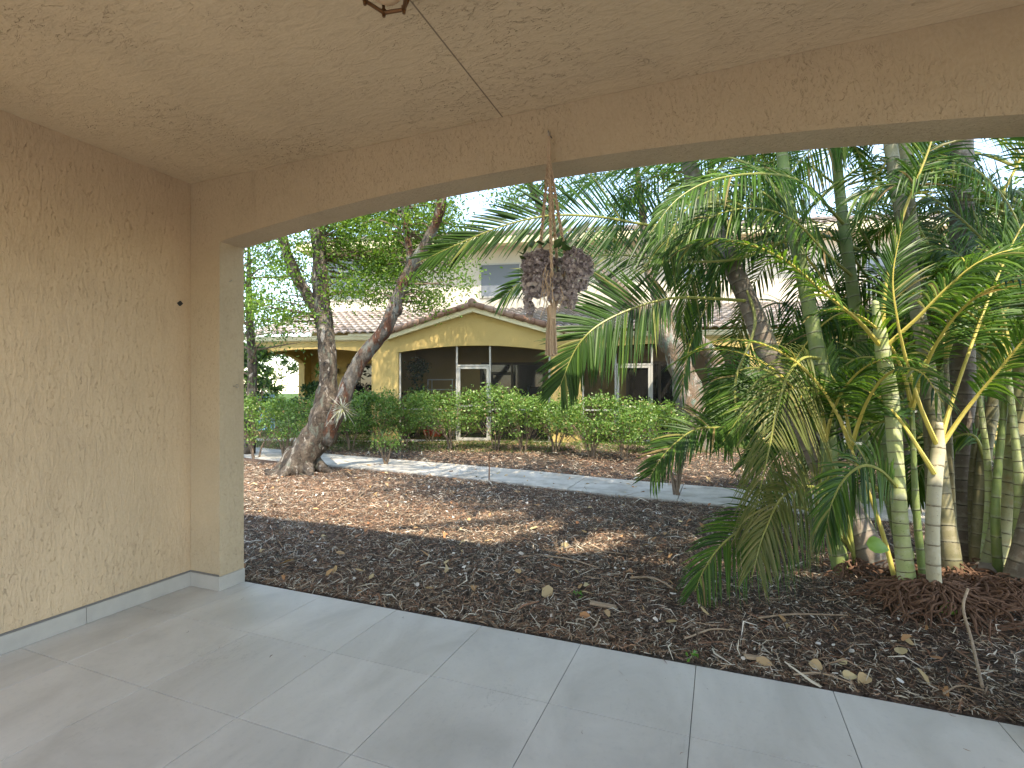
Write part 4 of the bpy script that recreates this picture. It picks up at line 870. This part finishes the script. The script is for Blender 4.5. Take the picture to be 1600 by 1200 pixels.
# directed fronds, seen in the photo
CAMN = -FW + .35 * RT + .25 * UP
frond(pe('brown_lean'), A((1128, 400, 4.5), (1060, 362, 4.3), (990, 348, 4.15), (936, 339, 4.05), (878, 336, 3.95), (832, 341, 3.9), (775, 357, 3.9), (710, 384, 3.9), (650, 412, 3.95)), L=.52, n=72, nrm=-FW + .12 * UP, start=.06, w=.0095, droop=.08, ang=(66, 20), vup=.05, mat='palm_backlit')
frond(pe('brown_lean'), A((1165, 470, 4.4), (1105, 466, 4.2), (1060, 465, 4.0), (1020, 472, 3.9), (983, 484, 3.85), (945, 502, 3.8), (918, 522, 3.75), (897, 550, 3.75), (881, 588, 3.75), (872, 612, 3.75)), L=.50, n=66, nrm=-FW + .15 * UP, start=.42, w=.0095, droop=.12, ang=(72, 22), vup=.05, mat='palm_backlit')
frond(pe('green'), A((1240, 370, 4.3), (1150, 405, 4.4), (1047, 408, 4.5), (993, 400, 4.6), (940, 399, 4.7), (880, 410, 4.8), (815, 440, 4.9), (770, 480, 5.0)), L=.48, n=60, nrm=-FW + .3 * UP, start=.2, w=.0085, droop=.2, mat='palm_backlit')
frond(pe('green'), A((1234, 340, 4.3), (1190, 300, 4.2), (1140, 290, 4.1), (1090, 310, 4.0), (1050, 360, 3.95), (1030, 430, 3.95)), L=.44, n=54, nrm=-FW + .2 * RT + .5 * UP, start=.15, droop=.45, mat='palm_backlit')
frond(pe('mid_green'), A((1318, 350, 4.6), (1260, 290, 4.2), (1200, 272, 3.9), (1120, 280, 3.7), (1060, 310, 3.6), (1015, 365, 3.55)), L=.42, n=50, nrm=-FW + .8 * UP, droop=.5)
frond(pe('green'), A((1230, 320, 4.3), (1180, 262, 4.4), (1100, 240, 4.6), (1010, 250, 4.8), (920, 285, 5.0), (860, 330, 5.1)), L=.45, n=54, nrm=-FW + .7 * UP, droop=.3)
frond(pe('mid_green'), A((1330, 430, 4.5), (1290, 395, 4.2), (1240, 345, 4.0), (1175, 325, 3.9), (1100, 345, 3.8), (1045, 400, 3.8)), L=.40, n=50, nrm=-FW + .5 * UP, droop=.35)
frond(pe('pale'), A((1375, 540, 3.4), (1340, 500, 3.3), (1285, 455, 3.2), (1235, 412, 3.15), (1180, 385, 3.1), (1110, 375, 3.1), (1060, 392, 3.1)), L=.36, n=50, nrm=UP + .3 * NV, start=.3, droop=.5, rach='rachis_y')
frond(pe('brown_lean'), A((1150, 420, 4.5), (1180, 500, 4.3), (1150, 590, 4.2), (1145, 660, 4.1), (1090, 670, 4.0), (1058, 690, 4.0), (1033, 716, 4.0), (1013, 750, 4.0)), L=.40, n=60, nrm=-FW * .8 + .8 * UP, start=.42, droop=.2, ang=(75, 30))
frond(pe('green'), A((1280, 560, 4.0), (1255, 560, 3.8), (1232, 585, 3.6), (1215, 636, 3.5), (1201, 705, 3.45), (1182, 787, 3.4), (1160, 860, 3.4)), L=.46, n=56, nrm=-FW + .2 * UP, start=.08, droop=.5, w=.0065, mat='palm_y', ang=(60, 24), den=1.2)
frond(pe('green'), A((1325, 850, 3.8), (1270, 800, 3.6), (1215, 795, 3.5), (1165, 822, 3.45), (1127, 852, 3.4), (1100, 890, 3.4), (1085, 925, 3.4)), L=.42, n=64, nrm=-FW + .6 * UP, start=.22, droop=.4, w=.0065, ang=(78, 26))
frond(pe('green'), A((1330, 860, 3.8), (1290, 770, 3.6), (1230, 770, 3.4), (1195, 830, 3.3), (1175, 900, 3.25)), L=.38, n=54, nrm=-FW + .3 * UP, start=.25, droop=.45, mat='palm_y', w=.0065, ang=(75, 26))
frond(pe('pale'), A((1400, 760, 3.3), (1375, 735, 3.2), (1347, 728, 3.1), (1318, 750, 3.05), (1298, 790, 3.0), (1290, 830, 3.0)), L=.34, n=44, nrm=-FW + .5 * UP, start=.05, droop=.35, ang=(60, 20))
frond(pe('mid_green'), A((1375, 690, 4.4), (1330, 640, 4.2), (1280, 610, 4.0), (1225, 610, 3.9), (1170, 635, 3.9), (1130, 690, 3.9)), L=.40, n=46, nrm=-FW + .8 * UP, start=.2, droop=.35)
frond(pe('brown_lean'), A((1245, 650, 4.1), (1215, 590, 4.2), (1170, 575, 4.3), (1130, 600, 4.4), (1108, 650, 4.4)), L=.42, n=44, nrm=-FW + .6 * UP, start=.1, droop=.4)
frond(pe('mid_green'), A((1390, 790, 4.4), (1340, 730, 4.5), (1270, 690, 4.6), (1210, 690, 4.7), (1160, 730, 4.8)), L=.42, n=46, nrm=-FW + .7 * UP, start=.15, droop=.35)
frond(pe('pale'), A((1385, 600, 3.4), (1410, 640, 3.6), (1370, 660, 3.8), (1330, 640, 3.9), (1300, 590, 4.0), (1290, 540, 4.1)), L=.34, n=40, nrm=-FW + .3 * UP, start=.2, droop=.15)
frond(pe('cream'), A((1466, 700, 3.25), (1440, 640, 3.2), (1418, 570, 3.15), (1402, 500, 3.1), (1395, 430, 3.1), (1410, 350, 3.1)), L=.34, n=30, w=.007, nrm=NV + .2 * RT, start=.6, droop=.2, rach='rachis_y')
frond(pe('cream'), A((1469, 700, 3.25), (1510, 640, 3.2), (1560, 580, 3.1), (1610, 520, 3.0), (1670, 460, 2.9), (1740, 430, 2.8)), L=.40, n=44, nrm=UP + .4 * NV, start=.3, droop=.5, rach='rachis_y')
frond(pe('cream'), A((1467, 700, 3.25), (1490, 620, 3.3), (1525, 520, 3.35), (1560, 430, 3.4), (1600, 350, 3.4), (1660, 290, 3.4)), L=.42, n=46, nrm=UP + .5 * NV, start=.35, droop=.4, rach='rachis_y')
frond(pe('pale'), A((1378, 530, 3.4), (1385, 440, 3.4), (1410, 340, 3.35), (1445, 250, 3.3), (1480, 160, 3.25), (1540, 100, 3.2)), L=.34, n=32, w=.007, nrm=NV + .3 * UP, start=.5, droop=.3, rach='rachis_y')
frond(pe('pale'), A((1380, 545, 3.4), (1430, 500, 3.3), (1480, 450, 3.2), (1530, 410, 3.1), (1590, 390, 3.0), (1660, 400, 2.9)), L=.38, n=44, nrm=UP + .5 * NV, start=.3, droop=.5, rach='rachis_y')
frond(pe('cream'), A((1460, 740, 3.2), (1435, 700, 3.2), (1405, 655, 3.3), (1370, 620, 3.5), (1320, 600, 3.7), (1270, 620, 3.9)), L=.34, n=40, nrm=UP + .6 * NV, start=.35, droop=.4, rach='rachis_y')
frond(pe('ringed'), A((1608, 500, 3.7), (1570, 420, 3.7), (1510, 350, 3.7), (1440, 300, 3.7), (1380, 290, 3.7), (1320, 320, 3.7)), L=.44, n=50, nrm=-FW + .7 * UP, start=.15, droop=.45)
frond(pe('ringed'), A((1610, 420, 3.7), (1580, 330, 3.6), (1530, 270, 3.5), (1470, 250, 3.4), (1410, 270, 3.35)), L=.44, n=46, nrm=-FW + .7 * UP, start=.15, droop=.5)
frond(pe('dark'), A((1503, 300, 4.4), (1545, 380, 4.2), (1580, 450, 4.0), (1600, 530, 3.9)), L=.42, n=40, nrm=NV + .3 * UP, start=.1, droop=.4)
frond(pe('blue_green'), A((1552, 520, 4.0), (1530, 450, 4.0), (1500, 400, 4.0), (1460, 390, 4.0), (1420, 420, 4.0)), L=.38, n=40, nrm=-FW + .6 * UP, start=.15, droop=.4)
frond(pe('blue_green'), A((1552, 520, 4.0), (1570, 440, 4.1), (1600, 380, 4.2), (1650, 350, 4.3)), L=.38, n=40, nrm=-FW + .6 * UP, start=.15, droop=.4)
frond(pe('rust'), A((1560, 600, 4.1), (1540, 560, 4.3), (1500, 540, 4.5), (1450, 560, 4.6), (1410, 610, 4.7)), L=.36, n=40, nrm=-FW + .5 * UP, start=.15, droop=.4, mat='palm_y')
frond(pe('rust'), A((1540, 720, 4.0), (1520, 680, 4.0), (1480, 690, 4.1), (1440, 730, 4.2), (1420, 790, 4.3)), L=.32, n=36, nrm=-FW + .5 * UP, start=.15, droop=.4)
frond(pe('tall_olive'), A((1440, 520, 3.7), (1400, 560, 3.9), (1340, 560, 4.1), (1290, 600, 4.3), (1260, 660, 4.4)), L=.36, n=40, nrm=-FW + .5 * UP, start=.2, droop=.4)
frond(pe('mid_green'), A((1322, 380, 4.6), (1350, 330, 4.6), (1390, 320, 4.7), (1440, 350, 4.8), (1470, 420, 4.9)), L=.40, n=44, nrm=-FW + .6 * UP, start=.15, droop=.4)
frond(pe('back_olive'), A((1420, 330, 4.3), (1460, 400, 4.4), (1500, 470, 4.6), (1530, 560, 4.8)), L=.42, n=44, nrm=NV + .3 * UP, start=.1, droop=.4)
# the tangle of fronds filling the spaces between the stems
fill = random.Random(11)
for i in range(54):
    k = fill.choice(['green', 'mid_green', 'tall_olive', 'back_olive', 'dark', 'ringed', 'rust', 'blue_green', 'pale'])
    x, y = fill.uniform(1190, 1640), fill.uniform(240, 720); d0 = fill.uniform(4.7, 6.0); sgn = fill.choice([-1, -1, 1]); ln2 = fill.uniform(150, 260); ri = fill.uniform(20, 110); fa = fill.uniform(30, 190)
    frond(pe(k), A((x, y, d0), (x + sgn * ln2 * .3, y - ri * .8, d0 - .1), (x + sgn * ln2 * .62, y - ri * .8 + fa * .12, d0 - .2), (x + sgn * ln2 * .9, y - ri * .4 + fa * .5, d0 - .25), (x + sgn * ln2, y - ri * .2 + fa, d0 - .25)),
          L=fill.uniform(.34, .44), n=42, nrm=-FW * fill.uniform(.3, 1) + UP * fill.uniform(.3, 1) + RT * fill.uniform(-.4, .4), start=.12, droop=fill.uniform(.2, .5), w=.009, mat='palm' if fill.random() < .85 else 'palm_y', rach='rachis' if fill.random() < .7 else 'rachis_y')
# crowns above the beam: drooping all round
for k, n, ln_ in (('tall_olive', 7, 2.2), ('green', 7, 2.2), ('brown_lean', 7, 2.3), ('dark', 8, 2.3), ('mid_green', 6, 2.0), ('back_olive', 6, 2.0), ('ringed', 6, 2.1), ('rust', 5, 1.7), ('pale_lean', 5, 1.8)):
    e, C = palms[k]; top = C[-1]
    for i in range(n):
        auto_frond(e, top, 2 * math.pi * i / n + random.uniform(-.3, .3), R(random.uniform(35, 75)), ln_ * random.uniform(.85, 1.15), random.uniform(.8, 1.2), L=.42, n=40, droop=.45)
# thin green shoots standing between the big stems
for key, p0, p1, p2, rad, mt in (('ringed', (1535, 915, 3.7), (1545, 760, 3.7), (1528, 600, 3.75), .024, 'st_pale'), ('ringed', (1562, 930, 3.45), (1556, 780, 3.45), (1578, 560, 3.5), .026, 'st_green'), ('rust', (1522, 890, 4.1), (1520, 740, 4.1), (1540, 560, 4.1), .028, 'st_olive'),
        ('pale', (1412, 960, 3.5), (1375, 820, 3.55), (1330, 700, 3.6), .014, 'rachis_y'), ('green', (1345, 940, 3.8), (1322, 800, 3.8), (1290, 690, 3.8), .014, 'rachis'), ('cream', (1448, 950, 3.4), (1432, 800, 3.4), (1425, 640, 3.45), .022, 'st_green'), ('thick', (1586, 900, 3.4), (1592, 760, 3.4), (1575, 580, 3.45), .026, 'st_pale'), ('dark', (1490, 900, 3.9), (1486, 760, 3.9), (1478, 560, 4.0), .026, 'st_olive'), ('mid_green', (1405, 900, 4.3), (1412, 760, 4.3), (1418, 600, 4.3), .028, 'st_brown')):
    b = MB(); C = crom(A(p0, p1, p2), 10); b.tube(C, lerpr([rad * 1.2, rad, rad * .6], len(C)), 10, wob=.05); b.build('shoot', M[mt], pe(key), True)
    for k in range(3): auto_frond(pe(key), C[-1], fill.uniform(0, 6.28), R(fill.uniform(60, 85)), fill.uniform(1.0, 1.5), .9, L=.30, n=26, droop=.4, w=.007, rach='rachis_y')
# a second palm clump farther to the right rear
for i, (px, d, hgt, lab) in enumerate(((1575, 6.2, 2.4, 'young palm in the gap behind the ringed stem'), (1440, 7.0, 2.0, 'low palm far behind the cream stem'), (1350, 6.4, 1.7, 'low bright palm behind the pale green stem'), (1660, 5.2, 3.2, 'palm just past the right edge behind the thick base'), (1250, 6.2, 1.3, 'small palm behind the drooping yellowish frond'))):
    B = G(px, d); e = empty('palm', tuple(B), 0, lab, 'palm'); b = MB(); C = crom([B - [0, 0, .1], B + [.03, 0, hgt * .3], B + [0, .03, hgt * .55]], 8); b.tube(C, lerpr([.06, .05, .03], len(C)), 12, wob=.05); b.build('trunk', M['st_green'], e, True)
    for k in range(12): auto_frond(e, C[-1], k * .55 + random.uniform(-.2, .2), R(random.uniform(40, 82)), random.uniform(1.3, 1.9), random.uniform(.7, 1.1), L=.36, n=36, droop=.35, mat='palm' if k % 4 else 'palm_y')

# ------------------------------------------------------------------ roots, sticks, fallen leaves
def rootmass(name, key, c, n, spread, lab=None):
    b = MB()
    for _ in range(n):
        a = random.uniform(math.pi * .9, math.pi * 2.15); r0 = random.uniform(.02, spread * .75); r1 = r0 + random.uniform(.04, .22); a2 = a + random.uniform(-.5, .5)
        p0 = np.array([c[0] + r0 * math.cos(a), c[1] + r0 * math.sin(a), 0]); p2 = np.array([c[0] + r1 * math.cos(a2), c[1] + r1 * math.sin(a2), 0])
        h = .13 * max(0, 1 - r0 / spread) + random.uniform(.0, .035); p0[2] = gz(p0[0], p0[1]) + h; p2[2] = gz(p2[0], p2[1]) + random.uniform(-.02, .02) + .08 * max(0, 1 - r1 / spread)
        m = (p0 * .6 + p2 * .4) + [random.uniform(-.04, .04), random.uniform(-.03, .03), random.uniform(-.01, .045)]; m2 = (p0 * .3 + p2 * .7) + [random.uniform(-.03, .03), random.uniform(-.03, .03), random.uniform(-.02, .03)]
        rr_ = random.uniform(.0035, .0085); b.tube(crom([p0, m, m2, p2], 4), lerpr([rr_, rr_ * .9, rr_ * .5], 13), 5)
    b.build(name, M['root'], pe(key))
for k, n, sp in (('pale', 110, .34), ('cream', 150, .42), ('tall_olive', 150, .5), ('ringed', 230, .85), ('thick', 260, .85), ('brown_lean', 70, .35), ('green', 30, .2)):
    C = palms[k][1]; rootmass('roots', k, C[3], n, sp)
def stick(p, q, r, lab, z=.03, bend=.05, nm='stick'):
    p = gnd(*p); q = gnd(*q); m = (p + q) / 2 + [0, bend, .02]; pts = []
    for u in crom([p, m, q], 5): u[2] = gz(u[0], u[1]) + z; pts.append(u)
    b = MB(); b.tube(pts, lerpr([r, r, r * .6], len(pts)), 6, wob=.15); o = b.build(nm, M['stick']); tagp(o, lab, 'stick', 'fallen sticks on the mulch')
stick((1185, 973), (1325, 979), .006, 'long pale straight stick lying left of the palm roots')
stick((1070, 1005), (1145, 992), .005, 'thin reddish twig near the patio edge left of the palms')
stick((1475, 1095), (1538, 1090), .004, 'short pale stalk by the patio edge at far right')
stick((1240, 1062), (1330, 1076), .005, 'thin pale twig along the patio edge')
stick((850, 874), (935, 893), .006, 'dark curved twig in the middle of the mulch')
stick((985, 908), (1050, 925), .008, 'brown twig left of the lowest palm frond', bend=.1)
stick((895, 852), (980, 872), .004, 'fine pale twig beyond the dark curved one', bend=-.05)
stick((530, 800), (575, 765), .005, 'grey twig in front of the leaning tree')
b = MB(); p = [gnd(1535, 1090), at(1518, 1000, 2.75), at(1505, 950, 2.9), at(1512, 920, 3.0)]; p[0][2] = .05; b.tube(crom(p, 6), .007, 6); tagp(b.build('fallen_stalk', M['stick']), 'bent brown leaf stalk propped on the palm roots', 'stick')
for (px, py, lab, sz) in ((942, 948, 'flat weathered bark slab near the centre of the patio edge', .085), (1182, 1035, 'pale wood splinter lying by the patio edge', .06), (1175, 815, 'broken husk by the low frond', .04)):
    q = gnd(px, py); b = MB(); b.box(-sz, sz, -sz * .28, sz * .28, 0, .018, bev=.005, M=Matrix.Translation((q[0], q[1], gz(q[0], q[1]) + .015)) @ Matrix.Rotation(R(random.uniform(5, 25)), 4, 'Z') @ Matrix.Rotation(R(6), 4, 'Y')); tagp(b.build('wood_piece', M['stick']), lab, 'wood chip')
def heart(name, p, size, mat, label, nrm=(0, -.4, 1), up=(1, 0, 0), cat='leaf', curl=.2):
    n = Vector(nrm).normalized(); u = Vector(up); u = (u - n * u.dot(n)).normalized(); v = n.cross(u); V = []; F = []
    prof = [(0, 0), (.1, .30), (.3, .42), (.55, .36), (.8, .18), (1, 0)]
    for t, w in prof:
        for s in (-1, -.5, 0, .5, 1):
            V.append(tuple(Vector(p) + u * (t - .3) * size + v * s * w * size - n * size * (curl * t * t - abs(s) * w * .35)))
    for i in range(5):
        for j in range(4): F.append((i * 5 + j, i * 5 + j + 1, i * 5 + j + 6, i * 5 + j + 5))
    return tagp(build(name, V, F, mat, rnd=[random.random() * .2 + .6] * len(F), smooth=True), label, cat)
M['pothos'] = m_leaf('pothos_leaf', [(0, (.10, .30, .03)), (1, (.28, .45, .08))], .3, .35, .5)
heart('pothos_leaf', at(1365, 852, 3.15), .13, M['pothos'], 'yellow-green heart leaf hanging beside the pale palm stem', (.1, -.8, .6), (.9, 0, -.1))
heart('pothos_leaf', at(1484, 948, 3.05), .10, M['pothos'], 'bright green heart leaf at the foot of the cream palm stem', (.2, -.8, .5), (-.6, 0, -.5))
for px, py, lab in ((1318, 1046, 'rust brown curled leaf on the mulch in front of the palms'), (1272, 1046, 'tan leaf left of the rust brown one'), (1325, 1066, 'small yellow oval leaf near the patio edge'), (1352, 1069, 'beige leaf nearest the patio edge right of centre'), (1408, 1030, 'red fallen leaf below the cream palm stem'), (1536, 975, 'orange leaf resting on the root mass')):
    q = gnd(px, py); q[2] = gz(q[0], q[1]) + .03; heart('fallen_leaf', q, random.uniform(.05, .075), M['deadleaf'], lab, (random.uniform(-.3, .3), -.4, 1), (random.uniform(-1, 1), random.uniform(-1, 1), .1), 'fallen leaf', .3)
q = gnd(1555, 945); b = MB(); b.tube([(q[0] - .09, q[1] + .1, .17), (q[0] - .04, q[1] + .1, .19), (q[0] + .04, q[1] + .1, .19), (q[0] + .09, q[1] + .1, .17)], [.02, .05, .045, .02], 12, wob=.35); tagp(b.build('rock', simple('grey_stone', (.27, .23, .2), .9, .2, .4, 12, .8), smooth=True), 'grey-brown stone lodged between the palm stems', 'rock')
for px, py, lab in ((1083, 1034, 'small green sprout at the patio edge'), (905, 935, 'tiny green sprout beside the bark slab')):
    q = gnd(px, py); q[2] = gz(q[0], q[1]); P = q + rng.normal(0, .02, (14, 3)) + [0, .02, .03]; V, F, _ = leafcloud(P, 14, .03, .5, np.array([0, 0, .8])); tagp(build('weed', V, F, M['bigleaf'], rnd=rng.uniform(0, 1, len(F))), lab, 'weed')
# marker stake by the path
q = gnd(764, 752); b = MB(); b.tube([(q[0], q[1], -.05), (q[0] + .005, q[1], .2), (q[0], q[1], .40)], .011, 8, wob=.1); b.build
st = tagp(b.build('garden_stake', M['root']), 'thin brown stake standing at the near edge of the path', 'stake')
